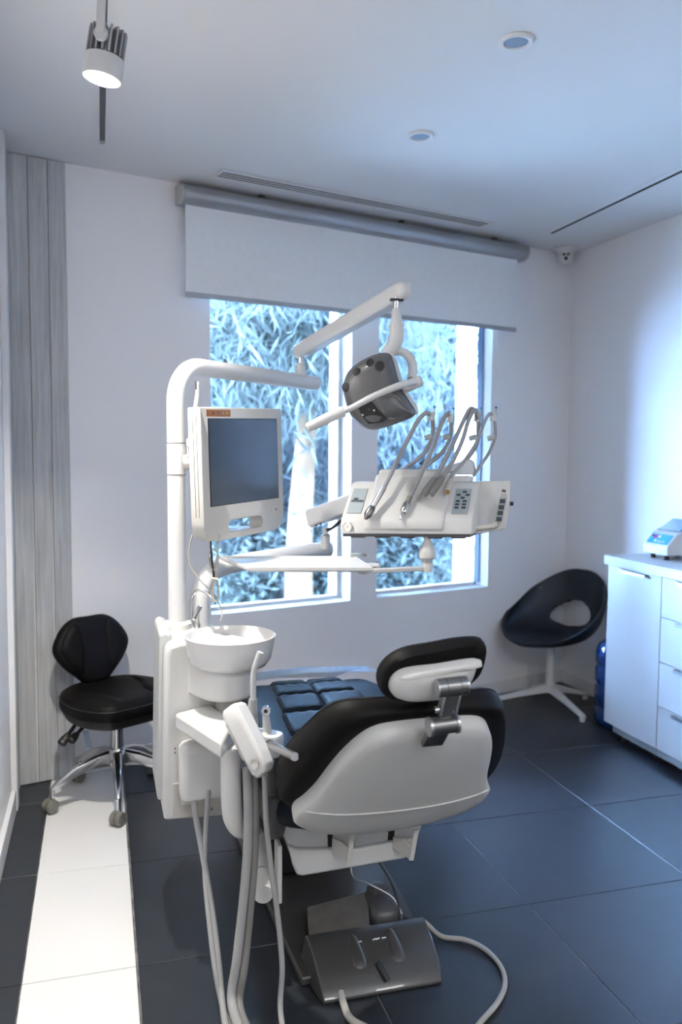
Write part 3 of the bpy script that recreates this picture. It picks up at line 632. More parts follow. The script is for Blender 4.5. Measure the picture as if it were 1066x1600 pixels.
def on_visor(px, py):
    x, y = (px-590)*k, -(py-612)*k
    a = math.atan2(y-VC[1], x-VC[0]); best = min(out, key=lambda p: abs((math.atan2(p[1]-VC[1], p[0]-VC[0])-a+math.pi) % (2*math.pi)-math.pi))
    kk = math.hypot(x-VC[0], y-VC[1])/math.hypot(best[0]-VC[0], best[1]-VC[1])
    T = [(0, .056), (.12, .056), (.4, .054), (.66, .048), (.86, .036), (.96, .020), (.99, .006), (2, .0)]
    for i in range(len(T)-1):
        if T[i][0] <= kk <= T[i+1][0]: hh = T[i][1]+(T[i+1][1]-T[i][1])*(kk-T[i][0])/(T[i+1][0]-T[i][0]); break
    return HCn+hx_*x+hy_*y+nrm*hh
for px, py, r in ((546, 603, .0125), (564, 580, .0115), (585, 567, .0110), (601, 572, .0135)):
    c = on_visor(px, py); dv = (c-HCn+nrm*.03).normalized(); dv = (dv*.5+nrm).normalized()
    MB().lathe([(r, -.012), (r*1.05, .0015), (r*.85, .0030), (0, .002)], c, dv, 22).build('sensor_spot', 'black', vz)
wq = [(566, 634), (588, 624), (600, 640), (610, 650), (604, 657), (580, 660), (572, 648)]
MB().slab([on_visor(*p)+nrm*.001 for p in wq], nrm*.0015).build('led_window', 'black', vz, bevel=.002)
for px, py in ((573, 645), (592, 638)):
    MB().lathe([(.0028, 0), (.0030, .002), (.0018, .0025), (.0016, .001), (0, .001)], on_visor(px, py)+nrm*.0028, nrm, 14).build('led', 'steel', vz)
MB().slab([on_visor(*p)+nrm*.0005 for p in ((594, 622), (616, 612), (628, 618), (642, 641), (640, 648), (614, 654), (604, 640))], nrm*.0015).build('clear_shade', 'visor_clear', vz, bevel=.002)
# handle bar across the visor, its grip and the side joint
ha, hb = at(480, 668, 2.20), at(645, 600, 2.27)
hp = [at(534, 644, 2.215), at(552, 636, 2.22), at(580, 621, 2.225), (at(610, 608, 2.24)), at(630, 601, 2.26), at(646, 598, 2.29)]
MB().tube(spline(hp, 5), [.0135, .0145, .016, .0175, .0185, .018], 18, flat=.55, up=nrm).build('handle_bar', 'enamel', lit)
MB().tube([at(479, 669, 2.195), at(480.5, 668.3, 2.196), at(490, 664, 2.20), at(515, 652, 2.208), at(537, 642.5, 2.216)], [.006, .0115, .0135, .0145, .0150], 20).build('handle_grip', 'plastic', lit)
jc = at(645, 600, 2.33); jx = (RT*.85+UP*.35-FW*.3).normalized()
MB().tube([jc-jx*.028, jc-jx*.024, jc+jx*.022, jc+jx*.027], [.012, .016, .016, .012], 22).build('side_joint', 'enamel', lit)

# ================================================================== MONITOR
mTL, mTR, mBL, mBR = at(319, 645, 2.31), at(437, 649, 2.63), at(302, 842, 2.27), at(425, 818, 2.58)
mx = ((mTR-mTL)+(mBR-mBL)).normalized(); my = ((mTL-mBL)+(mTR-mBR)); my = (my-mx*my.dot(mx)).normalized(); mn = mx.cross(my)
if mn.dot(FW) > 0: mn = -mn
mc = (mTL+mTR+mBL+mBR)/4+RT*.016; MW = .385; MH = .372; MBs = (mx, my, mn)
mon = thing('monitor', mc-my*MH/2, 'white framed flat monitor with dark screen mounted on the pole', 'monitor')
bo = []
def mq(x, y, z=0): return mc+mx*x+my*y+mn*z
outl = [(-MW/2, MH/2-.004), (-MW/2, -MH/2+.06)]
for kk in range(6): a = math.radians(180+90*kk/5); outl.append((-MW/2+.05+.05*math.cos(a), -MH/2+.05+.05*math.sin(a)))
for kk in range(6): a = math.radians(270+90*kk/5); outl.append((MW/2-.05+.05*math.cos(a), -MH/2+.05+.05*math.sin(a)))
outl += [(MW/2, MH/2-.004), (MW/2-.004, MH/2), (-MW/2+.004, MH/2)]
hole = rrect(.165, .034, .016, 4); hole = [(x-.005, y-.150) for x, y in hole]
def ring_faces(mb, A, Bn, z):   # front/back face with a hole, made of two polygon rings bridged by triangulation
    b = bmesh.new(); ev = []
    for R in (A, Bn):
        vs = [b.verts.new(mq(x, y, z)) for x, y in R]
        for i in range(len(vs)): ev.append(b.edges.new((vs[i], vs[(i+1) % len(vs)])))
    bmesh.ops.triangle_fill(b, edges=ev, use_beauty=True); b.verts.index_update()
    mb.add([v.co.copy() for v in b.verts], [tuple(v.index for v in f.verts) for f in b.faces]); b.free()
mb = MB(); ring_faces(mb, outl, hole, 0); ring_faces(mb, outl, hole, -.045)
mb.loft([[mq(x, y, 0) for x, y in outl], [mq(x, y, -.045) for x, y in outl]], False); mb.loft([[mq(x, y, 0) for x, y in hole], [mq(x, y, -.045) for x, y in hole]], False)
bz = mb.build('bezel', 'plastic_warm', mon, smooth=30)
w_ = bz.modifiers.new('weld', 'WELD'); w_.merge_threshold = .0002; bv = bz.modifiers.new('bevel', 'BEVEL'); bv.width = .003; bv.segments = 2; bv.limit_method = 'ANGLE'; bv.angle_limit = math.radians(50)
for kk, xx in enumerate((-.014, -.026)): 
    MB().slab([mq(-MW/2-.0006, MH/2-.02, xx), mq(-MW/2-.0006, -MH/2+.07, xx), mq(-MW/2-.0006, -MH/2+.07, xx-.0015), mq(-MW/2-.0006, MH/2-.02, xx-.0015)], mx*.0012).build('case_seam', 'ink_grey', bz, smooth=0)
MB().box(mq(.002, .034, .0002), (.328, .244, .002), MBs).build('screen_edge', 'black', mon, smooth=0)
MB().box(mq(.002, .034, .0008), (.322, .239, .002), MBs).build('screen', 'screen', mon, smooth=0)
st_ = MB().box(mq(-.115, .170, .0014), (.105, .019, .001), MBs).build('sticker', 'sticker', mon, smooth=0)
for kk, (dx, w) in enumerate(((-.022, .003), (-.002, .007), (.017, .006), (.034, .012))):
    MB().box(mq(-.115+dx*1.1, .170+.001*(kk % 2), .0021), (w, .007, .0006), MBs).build('icon', ('ink', 'ink_grey', 'panel_grey', 'brass')[kk], st_, smooth=0)
MB().lathe([(.0028, 0), (.0028, .002), (0, .002)], mq(.150, -.122, .0006), mn, 12).build('power_lamp', 'red', mon)
MB().lathe([(.004, 0), (.004, .002), (0, .002)], mq(.128, -.124, .0006), mn, 12).build('power_button', 'plastic_grey', mon)
# mounting stub
ms = V((PX, PY, 1.385)); me_ = mq(-.06, .04, -.05)
MB().tube([ms+(me_-ms).normalized()*.026, me_], .022, 20).build('mount_arm', 'plastic', mon)
MB().box(mq(-.06, .04, -.056), (.09, .09, .022), MBs).build('mount_plate', 'plastic', mon, bevel=.004)
# pen-like camera in its holder behind the monitor's left edge
ph = thing('intraoral_camera', at(300, 690, 2.42), 'slim white handheld camera standing in a holder beside the monitor', 'dental camera')
MB().tube(spline([at(299, 690, 2.40), at(302, 660, 2.395), at(306, 635, 2.39), at(308.5, 612, 2.39), at(309, 596, 2.39)], 5), [.010, .0085, .0065, .0055, .0052], 14, flat=.8).build('body', 'plastic', ph)
MB().box(at(306.3, 602, 2.385), (.0022, .003, .024), basis((0, 0, 1), RT)).build('tip_window', 'black', ph, smooth=0)
MB().box(at(300, 692, 2.41), (.026, .03, .026), basis((0, 0, 1), RT)).build('holder', 'plastic', ph, bevel=.003)
MB().box(at(303, 706, 2.42), (.036, .03, .03), basis((0, 0, 1), RT)).build('holder_clamp', 'plastic', ph, bevel=.003)

# ================================================================== DELIVERY CONSOLE
cL, cR = at(532, 836, 2.42), at(738, 838, 2.37)
cx = (cR-cL); CWD = cx.length; cx.normalize(); cyv = V((-cx.y, cx.x, 0)).normalized()
if cyv.dot(FW) < 0: cyv = -cyv
czv = cx.cross(cyv)
cyv = (cyv+cx*.20).normalized()                      # the sides of the case run back to the right
def cq(x, y, z): return cL+cx*x+cyv*y+czv*z
con = thing('delivery_console', cq(CWD/2, .08, 0), 'white instrument console with control keys hanging above the chair', 'dental console')
cprof = [(.0, .004), (.0, .036), (.006, .046), (.112, .146), (.125, .150), (.20, .150), (.205, .145), (.205, .004)]
def extr(x0, x1, prof, sh=0.0): return [[cq(x0, a, b) for a, b in prof], [cq(x1, a, b) for a, b in prof]]
MB().loft(extr(0, CWD, cprof)).build('case', 'plastic', con, bevel=.006, seg=3)
MB().loft(extr(.006, CWD-.006, [(.005, -.004), (.005, .003), (.20, .003), (.20, -.004)])).build('underside', 'dark_grey', con, smooth=0)
for x in (.045, .115, .19, .27, .335): MB().box(cq(x, .04, -.006), (.04, .05, .006), (cx, cyv, czv)).build('underside_foot', 'dark_grey', con, bevel=.002)
sl_ = (V((0, 0, 0))+cyv*.106+czv*.100).normalized(); sn = (czv*.106-cyv*.100).normalized()   # up the slope, slope normal
def sq(x, t, h=0): return cq(x, .006, .046)+sl_*t+sn*h
cov = [(-.004, .012), (-.006, .036), (.000, .050), (.108, .153), (.125, .172), (.17, .176), (.17, .14), (.02, .012)]
MB().loft(extr(.066, .300, cov)).build('front_cover', 'plastic', con, bevel=.010, seg=4)
MB().loft(extr(.075, .265, [(.118, .150), (.122, .188), (.19, .184), (.19, .150)])).build('hose_bed', 'plastic', con, bevel=.010, seg=3)
MB().loft(extr(.285, .345, [(.14, .148), (.145, .168), (.21, .165), (.21, .148)])).build('hose_bed', 'plastic', con, bevel=.006, seg=3)
pn = MB().box(sq(.0325, .072, .0012), (.043, .100, .003), (cx, sl_, sn)).build('name_panel', 'panel_grey', con, bevel=.001)
TB = (cx, sl_, sn)
text('lettering', 'My', .0125, sq(.027, .078, .003), TB, 'ink', pn, shear=.25, bold=.0003); text('lettering', 'POWER', .0105, sq(.0325, .069, .003), TB, 'ink', pn, shear=.25, bold=.0003)
kp_ = MB().box(sq(.337, .072, .0012), (.046, .100, .003), TB).build('key_panel', 'panel_grey', con, bevel=.001)
for (a, b) in ((.004, .036), (-.012, .024), (.014, .024), (.001, .012), (-.011, -.001), (.009, -.001), (-.011, -.014), (.009, -.014), (-.011, -.027), (.009, -.027)):
    MB().box(sq(.337+a, .072+b, .0032), (.012, .0075, .002), TB).build('key', 'button', kp_, bevel=.0008)
MB().lathe([(.0012, 0), (.0012, .001), (0, .001)], sq(.341, .118, .0028), sn, 8).build('key_lamp', 'ink', kp_)
ga = thing_ = MB().lathe([(.0145, 0), (.0145, .002), (.0135, .0028), (.0125, .002), (0, .002)], cq(.022, -.0005, .024), -cyv, 28).build('pressure_gauge', 'steel', con)
MB().lathe([(.0123, .0021), (.0123, .0026), (0, .0026)], cq(.022, -.0005, .024), -cyv, 24).build('gauge_face', 'sticker_white', ga)
for a in range(7):
    t = math.radians(-30+40*a); MB().box(cq(.022, -.0032, .024)+cx*(.0095*math.cos(t))+czv*(.0095*math.sin(t)), (.0035, .0004, .0009), (cx*math.cos(t)+czv*math.sin(t), cyv, czv*math.cos(t)-cx*math.sin(t))).build('gauge_tick', 'ink', ga, smooth=0)
MB().box(cq(.023, -.0034, .0255), (.010, .0004, .0016), ((cx*.7+czv*.7), cyv, (czv*.7-cx*.7))).build('gauge_needle', 'ink', ga, smooth=0)
# back plate and hand grip on the right
gp0 = at(778, 770, 2.40)
MB().slab([at(748, 752, 2.50), at(798, 751, 2.47), at(797, 790, 2.46), at(790, 826, 2.44), at(742, 836, 2.45)], cyv*.012).build('side_plate', 'plastic', con, bevel=.003)
gr = MB().tube(spline([at(744, 826, 2.385), at(762, 824, 2.375), at(776, 820, 2.37), at(779, 806, 2.37), at(785, 784, 2.375), at(788, 772, 2.38)], 5), [.010, .011, .012, .0125, .012, .0105], 16, flat=.75).build('hand_grip', 'plastic_warm', con)
MB().box((at(783, 796, 2.355)), (.020, .004, .070), (cx, cyv, (at(787, 772, 2.355)-at(778, 816, 2.355)).normalized())).build('grip_panel', 'panel_grey', gr, bevel=.001)
for py in (783, 792.5, 801.5, 811): MB().box(at(783+(796-py)*.2, py, 2.348), (.0145, .004, .0115), (cx, cyv, czv)).build('grip_key', 'button', gr, bevel=.001)
MB().tube([at(787, 769, 2.38), at(788, 765, 2.38)], .006, 12).build('grip_button', 'dark_grey', con)
MB().tube([at(797, 787, 2.43), at(802, 787, 2.43)], .006, 12).build('side_knob', 'black', con)
# rear hose holder hood
MB().loft([[q+cyv*.0 for q in [at(x, y, 2.60) for x, y in r]] for r in [[(668, 742), (690, 730), (716, 722), (732, 717), (738, 722), (742, 742)]]]+[[q for q in [at(x+4, y, 2.66) for x, y in r]] for r in [[(668, 742), (690, 730), (716, 722), (732, 717), (738, 722), (742, 742)]]]).build('holder_hood', 'plastic', con, bevel=.004)
# bell joint underneath and its post
bj = at(668, 843, 2.42)
MB().lathe([(.011, .012), (.011, -.004), (.015, -.014), (.0225, -.028), (.0245, -.034), (.0245, -.052), (.021, -.056), (0, -.056)], bj, n=28).build('bell_joint', 'plastic', con)
MB().lathe([(.0165, -.056), (.0165, -.066), (0, -.066)], bj, n=24).build('joint_ring', 'steel', con)
# spring arm that carries the console, and the swinging tube from the unit
ar = thing('console_support', at(313, 978, 2.50), 'white tube arm from the dental unit carrying the console and tray', 'support arm')
MB().tube(spline([at(313, 980, 2.50), at(313, 945, 2.50), at(315, 922, 2.51), at(324, 902, 2.54), at(342, 888, 2.59), at(372, 880, 2.66), at(420, 872, 2.76), at(470, 864, 2.87), at(505, 859, 2.95), at(514, 858, 2.97)], 6), [.0285, .0285, .0285, .0285, .0285, .0285, .0285, .0285, .0280, .0250][0:1]+[.0285]*53+[.024], 24).build('tube', 'enamel', ar)
pa = at(509, 862, 2.92)
MB().lathe([(.017, .01), (.017, .058), (0, .058)], pa, n=22).build('post', 'enamel', ar)
MB().lathe([(.012, .058), (.018, .060), (.012, .062), (.012, .085), (0, .085)], pa, n=20).build('post_pin', 'chrome', ar)
sa, sb = at(487, 810, 2.93), at(600, 768, 2.72)
sd_ = (sb-sa).normalized(); SB = basis(sd_, V((0, 0, 1)).cross(sd_))
MB().loft([[sa+SB[2]*kk+SB[0]*x*s+SB[1]*y*s for x, y in rrect(.048, .066, .012)] for kk, s in ((-.004, .85), (.004, 1), ((sb-sa).length-.02, .95), ((sb-sa).length, .85))]).build('spring_arm', 'enamel', ar, smooth=50)
for px, py in ((494, 821), (501, 819)): MB().lathe([(.004, -.008), (.004, .003), (0, .003)], at(px, py, 2.875), -FW, 10).build('screw', 'dark_grey', ar)
MB().tube(spline([at(512, 828, 2.88), at(518, 826, 2.87), at(528, 818, 2.85), at(536, 812, 2.82)], 5), .006, 8).build('arm_cable', 'black', ar)
cn = at(640, 790, 2.70); MB().tube([sb-SB[2]*.02, cq(.17, .20, .09)], .022, 16).build('console_mount', 'enamel', ar)
# tray and its bar
TZ = 1.106
ty = thing('instrument_tray', V((.45, 2.3, TZ-.016)), 'empty white instrument tray held out under the monitor', 'tray')
c4 = [atz(343, 868, TZ), atz(388, 886, TZ), atz(583, 886.5, TZ), atz(556, 869, TZ)]
cc = sum(c4, V((0, 0, 0)))/4
def shrink(P, k, dz): return [cc+(p-cc)*k+V((0, 0, dz)) for p in P]
MB().loft([shrink(c4, .97, -.014), shrink(c4, 1.0, -.010), shrink(c4, 1.0, 0), shrink(c4, .975, 0), shrink(c4, .96, -.006)]).build('dish', 'plastic', ty, bevel=.002, smooth=30)
b0, b1 = atz(560, 893, TZ-.024), at(668, 888, 2.42)
MB().box((atz(575, 880, TZ-.012)+V((0, 0, -.006))), (.075, .035, .014), basis((0, 0, 1), cx)).build('tray_mount', 'plastic', ty, bevel=.005)
MB().tube([atz(570, 892, TZ-.022)-V((0, 0, .008)), atz(570, 892, TZ-.022)+V((0, 0, .01))], .014, 18).build('tray_pivot', 'plastic_warm', ty)
bb_ = (b1-b0); MB().box((b0+b1)/2, (bb_.length, .018, .013), (bb_.normalized(), V((0, 0, 1)).cross(bb_.normalized()), V((0, 0, 1)))).build('bar', 'plastic', ty, bevel=.003)
MB().tube([V((b1.x, b1.y, b1.z-.010)), V((b1.x, b1.y, bj.z-.0665))], .0165, 22).build('post', 'plastic', ty)
hnd = MB().puff(rrect(.05, .014, .006), atz(560, 868, TZ+.002), basis((0, 0, 1), cx), [(1, -.002), (1, .004), (.8, .007)]).build('thumb_latch', 'panel_grey', ty, smooth=50)

# ================================================================== HANDPIECES on the console
def handpiece(name, label, front, tipkind, back, top, clip, cat='handpiece', rh=.0068):
    t = thing(name, front[-1], label, cat, 'instruments on the console')
    fh = front[:-2] if tipkind else front
    MB().tube(spline(front[:-1], 6), rh, 12).build('hose', 'hose', t)
    MB().tube(spline(back, 6), rh*.95, 12).build('return_hose', 'hose', t)
    a, b = front[-2], front[-1]; d = (b-a).normalized(); L_ = (b-a).length
    if tipkind == 'turbine':
        MB().lathe([(.0085, 0), (.0085, L_*.6), (.0075, L_*.62), (0, L_*.62)], a, d, 20).build('grip', 'steel', t)
        MB().lathe([(.0095, L_*.62), (.0115, L_*.68), (.0115, L_*.88), (.008, L_*.93), (.0045, L_), (0, L_)], a, d, 20).build('coupling', 'steel_dark', t)
    elif tipkind == 'motor':
        MB().lathe([(.008, 0), (.0085, L_*.3), (0, L_*.3)], a, d, 20).build('sleeve', 'hose_dark', t)
        MB().lathe([(.0105, L_*.3), (.0115, L_*.36), (.0115, L_*.68), (.0095, L_*.74), (0, L_*.74)], a, d, 20).build('motor', 'chrome', t)
        MB().lathe([(.0055, L_*.74), (.0055, L_*.92), (.004, L_), (0, L_)], a, d, 16).build('nozzle', 'chrome', t)
    elif tipkind == 'plug':
        MB().lathe([(.0085, 0), (.0105, L_*.25), (.0105, L_*.93), (.008, L_), (0, L_)], a, d, 18).build('connector', 'hose_dark', t)
        MB().lathe([(.006, L_*1.0), (.006, L_*1.03), (0, L_*1.03)], a, d, 14).build('socket', 'steel', t)
    elif tipkind == 'syringe':
        MB().lathe([(.0085, 0), (.0095, L_*.1), (.0095, L_*.85), (.008, L_*.9), (0, L_*.9)], a, d, 18).build('sleeve', 'plastic_warm', t)
        MB().lathe([(.007, L_*.9), (.007, L_), (.004, L_*1.02), (0, L_*1.02)], a, d, 14).build('connector', 'brass', t)
    if top is not None:
        MB().tube([top-V((0, 0, .014)), top+V((0, 0, .012))], .0105, 14).build('hose_clip', 'plastic', t)
        MB().tube([top+RT*.010+V((0, 0, .0)), top+RT*.010+V((0, 0, .026))], .0022, 8).build('spring_wire', 'steel', t)
        MB().lathe([(0, -.004), (.0035, -.003), (.0045, 0), (.0035, .003), (0, .004)], top+RT*.010+V((0, 0, .028)), n=10).build('wire_cap', 'blue_tip', t)
    if clip is not None:
        MB().tube([clip-RT*.012-UP*.003, clip+RT*.010+UP*.003], .0085, 12).build('spacer', 'plastic_grey', t)
A = at
handpiece('turbine_hose', 'grey hose with fluted metal handpiece, leftmost on the console', [A(676, 655, 2.62), A(668, 645, 2.61), A(655, 655, 2.59), A(640, 682, 2.56), A(620, 722, 2.50), A(600, 762, 2.44), A(571, 811, 2.385)], 'turbine', [A(676, 655, 2.62), A(676, 680, 2.63), A(664, 706, 2.63), A(640, 727, 2.62), A(612, 745, 2.60)], A(674, 650, 2.62), A(670, 683, 2.63))
handpiece('micromotor_hose', 'grey hose with short chrome motor, second on the console from the left', [A(705, 655, 2.62), A(700, 646, 2.61), A(690, 662, 2.58), A(676, 700, 2.53), A(656, 745, 2.47), A(641, 776, 2.43), A(626, 811, 2.385)], 'motor', [A(705, 655, 2.62), A(704, 682, 2.63), A(692, 706, 2.63), A(668, 726, 2.62), A(640, 744, 2.60)], A(704, 653, 2.62), A(698, 683, 2.63))
handpiece('connector_hose', 'dark ended grey hose, left one of the crossing pair on the console', [A(746, 645, 2.62), A(736, 638, 2.61), A(727, 652, 2.59), A(712, 685, 2.54), A(694, 722, 2.49), A(680, 748, 2.45), A(661, 774, 2.40)], 'plug', [A(746, 645, 2.62), A(748, 680, 2.63), A(738, 706, 2.63), A(722, 724, 2.62), A(702, 744, 2.60)], None, None)
handpiece('connector_hose', 'dark ended grey hose, right one of the crossing pair on the console', [A(748, 655, 2.60), A(743, 640, 2.60), A(733, 655, 2.58), A(722, 690, 2.53), A(706, 724, 2.49), A(692, 746, 2.45), A(672, 774, 2.40)], 'plug', [A(748, 655, 2.61), A(746, 690, 2.62), A(733, 714, 2.62), A(716, 730, 2.61), A(690, 746, 2.60)], A(746, 652, 2.61), A(739, 684, 2.62))
handpiece('scaler_hose', 'grey hose with white sleeve and brass end, rightmost on the console', [A(773, 655, 2.62), A(766, 646, 2.61), A(757, 660, 2.60), A(744, 692, 2.58), A(724, 722, 2.54), A(708, 740, 2.50), A(704, 751, 2.47), A(699, 770, 2.42)], 'syringe', [A(773, 655, 2.62), A(774, 682, 2.63), A(764, 708, 2.63), A(750, 728, 2.62), A(740, 744, 2.60)], A(770, 651, 2.62), A(768, 684, 2.63), rh=.0052)

# ================================================================== ASSISTANT HOLDER
ash = thing('assistant_holder', A(385, 1180, 2.05), 'white assistant instrument holder with tilted key panel in front of the spittoon', 'instrument holder')
pA, pB = A(302, 1120, 2.20), A(352, 1160, 2.03)
hz0 = pA.z
c1, c2, c3, c4_ = atz(273, 1114, .715), atz(330, 1099, .715), atz(368, 1128, .715), atz(346, 1160, .715)
MB().slab([c1, c2, c3, c4_], (0, 0, -.045)).build('bracket_arm', 'plastic', ash, bevel=.009, seg=3)
ta = A(360, 1170, 2.08)
MB().tube(spline([A(361, 1168, 2.08), A(361, 1215, 2.08), A(362, 1255, 2.08), A(366, 1280, 2.09), A(378, 1294, 2.12), A(396, 1290, 2.2), A(408, 1282, 2.30)], 6), .0265, 22).build('down_tube', 'plastic', ash)
MB().tube([A(408, 1270, 2.56), A(410, 1366, 2.22)], .0255, 24).build('swing_tube', 'plastic', ash)
MB().tube([A(410, 1366, 2.22), A(410, 1368, 2.215)], .0250, 24).build('swing_ring', 'ink_grey', ash)
MB().tube([A(410, 1368, 2.215), A(411.5, 1398, 2.13)], .0255, 24).build('swing_end', 'plastic', ash)
# tilted key panel
ka, kb = A(361, 1108, 2.05), A(411, 1208, 1.98); kd = (kb-ka).normalized(); kside = (RT*.78+UP*.42-FW*.45); kside = (kside-kd*kside.dot(kd)).normalized(); kn = kd.cross(kside)
if kn.dot(FW) > 0: kn = -kn
KL = (kb-ka).length
def kq(l, s, n): return ka+kd*l+kside*s+kn*n
sect = [(-.034, -.012), (-.030, .006), (-.012, .026), (.030, .026), (.038, .020), (.038, -.018), (.022, -.024), (-.020, -.022)]
rings = [[kq(l, a*sc, b*sc) for a, b in sect] for l, sc in ((-.004, .75), (.006, .98), (.05, 1.0), (KL*.7, 1.0), (KL-.01, .92), (KL+.004, .62))]
kpn = MB().loft(rings).build('key_panel', 'plastic', ash, bevel=.004, seg=2, smooth=32)
MB().slab([kq(.03, -.025, .0150), kq(.03, -.010, .0262), kq(KL*.72, -.010, .0262), kq(KL*.72, -.025, .0150)], kn*.0012).build('key_film', 'plastic_warm', kpn, smooth=0)
MB().lathe([(.012, 0), (.012, .0012), (.0108, .0012), (.0108, .0002), (0, .0002)], kq(KL*.86, .010, .0265), kn, 24).build('button_ring', 'plastic_warm', kpn)
# holder block with its forks
hb0 = A(418, 1160, 2.10); HBs = basis((0, 0, 1), RT*.85-FW*.5)
MB().puff(smooth2([(-.055, .02), (.0, .032), (.035, .022), (.038, -.02), (.0, -.03), (-.055, -.02)], 4), hb0+V((0, 0, -.03)), HBs, [(.94, 0), (1, .006), (1, .048), (.94, .054)]).build('holder_block', 'plastic', ash, smooth=50)
MB().puff(smooth2([(-.03, .03), (.03, .03), (.03, -.03), (-.03, -.03)], 4), A(424, 1215, 2.10), HBs, [(.6, -.04), (.85, -.02), (1, .03), (1, .06)]).build('lower_shroud', 'dark_grey', ash, smooth=50)
ra, rb_ = A(421, 1163, 2.02), A(461, 1182.5, 1.84)
rd = MB().tube([ra, rb_], .0098, 20).build('handle_rod', 'steel', ash)
MB().tube([ra-(rb_-ra)*.02, ra+(rb_-ra)*.03], .0115, 20).build('rod_collar', 'dark_grey', rd)
# instruments in the holder
t = thing('suction_handpiece', A(394, 1150, 2.14), 'tall grey suction tube with angled tip standing in the assistant holder', 'suction tube', 'instruments in the assistant holder')
MB().tube(spline([A(394, 1150, 2.12), A(394, 1125, 2.12), A(395, 1103, 2.12), A(396, 1092, 2.12)], 4), [.018, .017, .0125, .0115], 18).build('body', 'hose', t)
MB().tube(spline([A(396, 1095, 2.12), A(396, 1060, 2.12), A(397.5, 1046, 2.12), A(402, 1032, 2.12), A(407, 1019, 2.12)], 5), [.0078, .0078, .0078, .0082, .0088], 16).build('tip', 'plastic_grey', t)
t = thing('air_water_syringe', A(417, 1150, 2.12), 'short white syringe with round metal head in the assistant holder', 'syringe', 'instruments in the assistant holder')
MB().tube(spline([A(418, 1152, 2.11), A(417, 1135, 2.11), A(415.5, 1118, 2.11), A(415.5, 1108, 2.11)], 4), [.0115, .011, .009, .0085], 16).build('body', 'plastic', t)
hd = A(416, 1110, 2.10); MB().tube([hd+FW*.008, hd-FW*.010], .0118, 18).build('head', 'chrome', t); MB().tube([hd-FW*.0101, hd-FW*.0112], .005, 14).build('nozzle_hole', 'black', t)
# hoses hanging to the floor
def hang(name, pts, r, mt, label, end):
    P = [A(*p) for p in pts]; last = P[-1]; P += [V(e) for e in end]
    return cable(name, P, r, mt, label, 'hose', 12, 6, None, 'hoses under the unit')
fz = .0105
hang('drain_hose', [(302, 1236, 2.215), (306, 1275, 2.21), (318, 1340, 2.18), (331, 1420, 2.14), (341, 1500, 2.08), (347, 1560, 2.03)], .0085, 'hose', 'grey hose hanging from the left of the valve box to the floor', [(.275, 1.93, .03), (.285, 1.90, fz), (.32, 1.86, fz), (.42, 1.80, fz)])
hang('air_hose', [(326, 1234, 2.215), (322, 1290, 2.20), (320, 1360, 2.17), (327, 1440, 2.12), (337, 1520, 2.06), (350, 1580, 2.02)], .0068, 'hose', 'thinner grey hose crossing the drain hose under the valve box', [(.300, 1.90, .03), (.31, 1.87, .0085), (.36, 1.82, .0085), (.45, 1.77, .0085)])
hang('suction_hose', [(386, 1200, 2.06), (388, 1270, 2.05), (386, 1340, 2.05), (379, 1420, 2.04), (370, 1500, 2.02), (362, 1565, 2.00)], .0118, 'hose', 'thick grey suction hose, the left of the pair below the key panel', [(.31, 1.87, .035), (.33, 1.84, .013), (.38, 1.80, .013), (.48, 1.78, .013)])
hang('suction_hose', [(398, 1205, 2.07), (399, 1280, 2.06), (397, 1350, 2.06), (390, 1430, 2.05), (382, 1510, 2.02), (374, 1570, 2.00)], .0105, 'hose_dark', 'thick darker suction hose, the right of the pair below the key panel', [(.328, 1.87, .035), (.345, 1.845, .012), (.40, 1.825, .012), (.50, 1.81, .012)])
hang('syringe_hose', [(414, 1210, 2.03), (416, 1280, 2.04), (423, 1350, 2.05), (434, 1430, 2.05), (441, 1510, 2.03), (438, 1570, 2.01)], .0072, 'hose', 'slim pale hose hanging from the lower end of the key panel', [(.405, 1.87, .03), (.41, 1.845, .009), (.45, 1.81, .009), (.53, 1.76, .009)])
hang('syringe_hose', [(375, 1200, 2.10), (379, 1240, 2.10), (383, 1290, 2.09), (386, 1380, 2.08), (378, 1470, 2.05), (368, 1560, 2.01)], .0055, 'hose_dark', 'thin dark hose behind the suction hoses', [(.318, 1.895, .03), (.33, 1.87, .0075), (.38, 1.85, .0075), (.47, 1.85, .0075)])
# cables dangling below the monitor
cable('monitor_cable', [A(329, 838, 2.33), A(330, 860, 2.33), A(333, 890, 2.33), A(335, 905, 2.33)], .0028, 'black', 'straight black cable under the monitor')
lp = [A(343, 835, 2.34), A(340, 865, 2.34), A(334, 890, 2.33), A(327, 880, 2.33), A(326, 866, 2.33), A(333, 858, 2.33), A(341, 868, 2.33), A(339, 890, 2.33), A(335, 912, 2.33), A(333, 935, 2.33), A(340, 936, 2.33), A(340, 910, 2.335), A(334, 892, 2.335), A(329, 880, 2.335), A(328, 872, 2.335), A(334, 905, 2.335), A(331, 930, 2.335), A(336, 940, 2.335), A(342, 928, 2.335), A(337, 900, 2.335)]
o = cable('cable_bundle', lp, .0024, 'cable', 'beige cable gathered into a tied bundle under the monitor', 'cable', 8, 6)
MB().tube([A(331, 903.5, 2.315), A(341, 905, 2.315)], .0035, 8).build('cable_tie', 'sticker_white', o)
cable('camera_cable', [A(301, 835, 2.34), A(296, 855, 2.34), A(295, 872, 2.34), A(300, 890, 2.34), A(318, 912, 2.34), A(335, 930, 2.34), A(345, 950, 2.33), A(347, 962, 2.32), A(345, 969, 2.32)], .0024, 'cable', 'thin beige cable sagging below the left side of the monitor', 'cable', 8, 6)

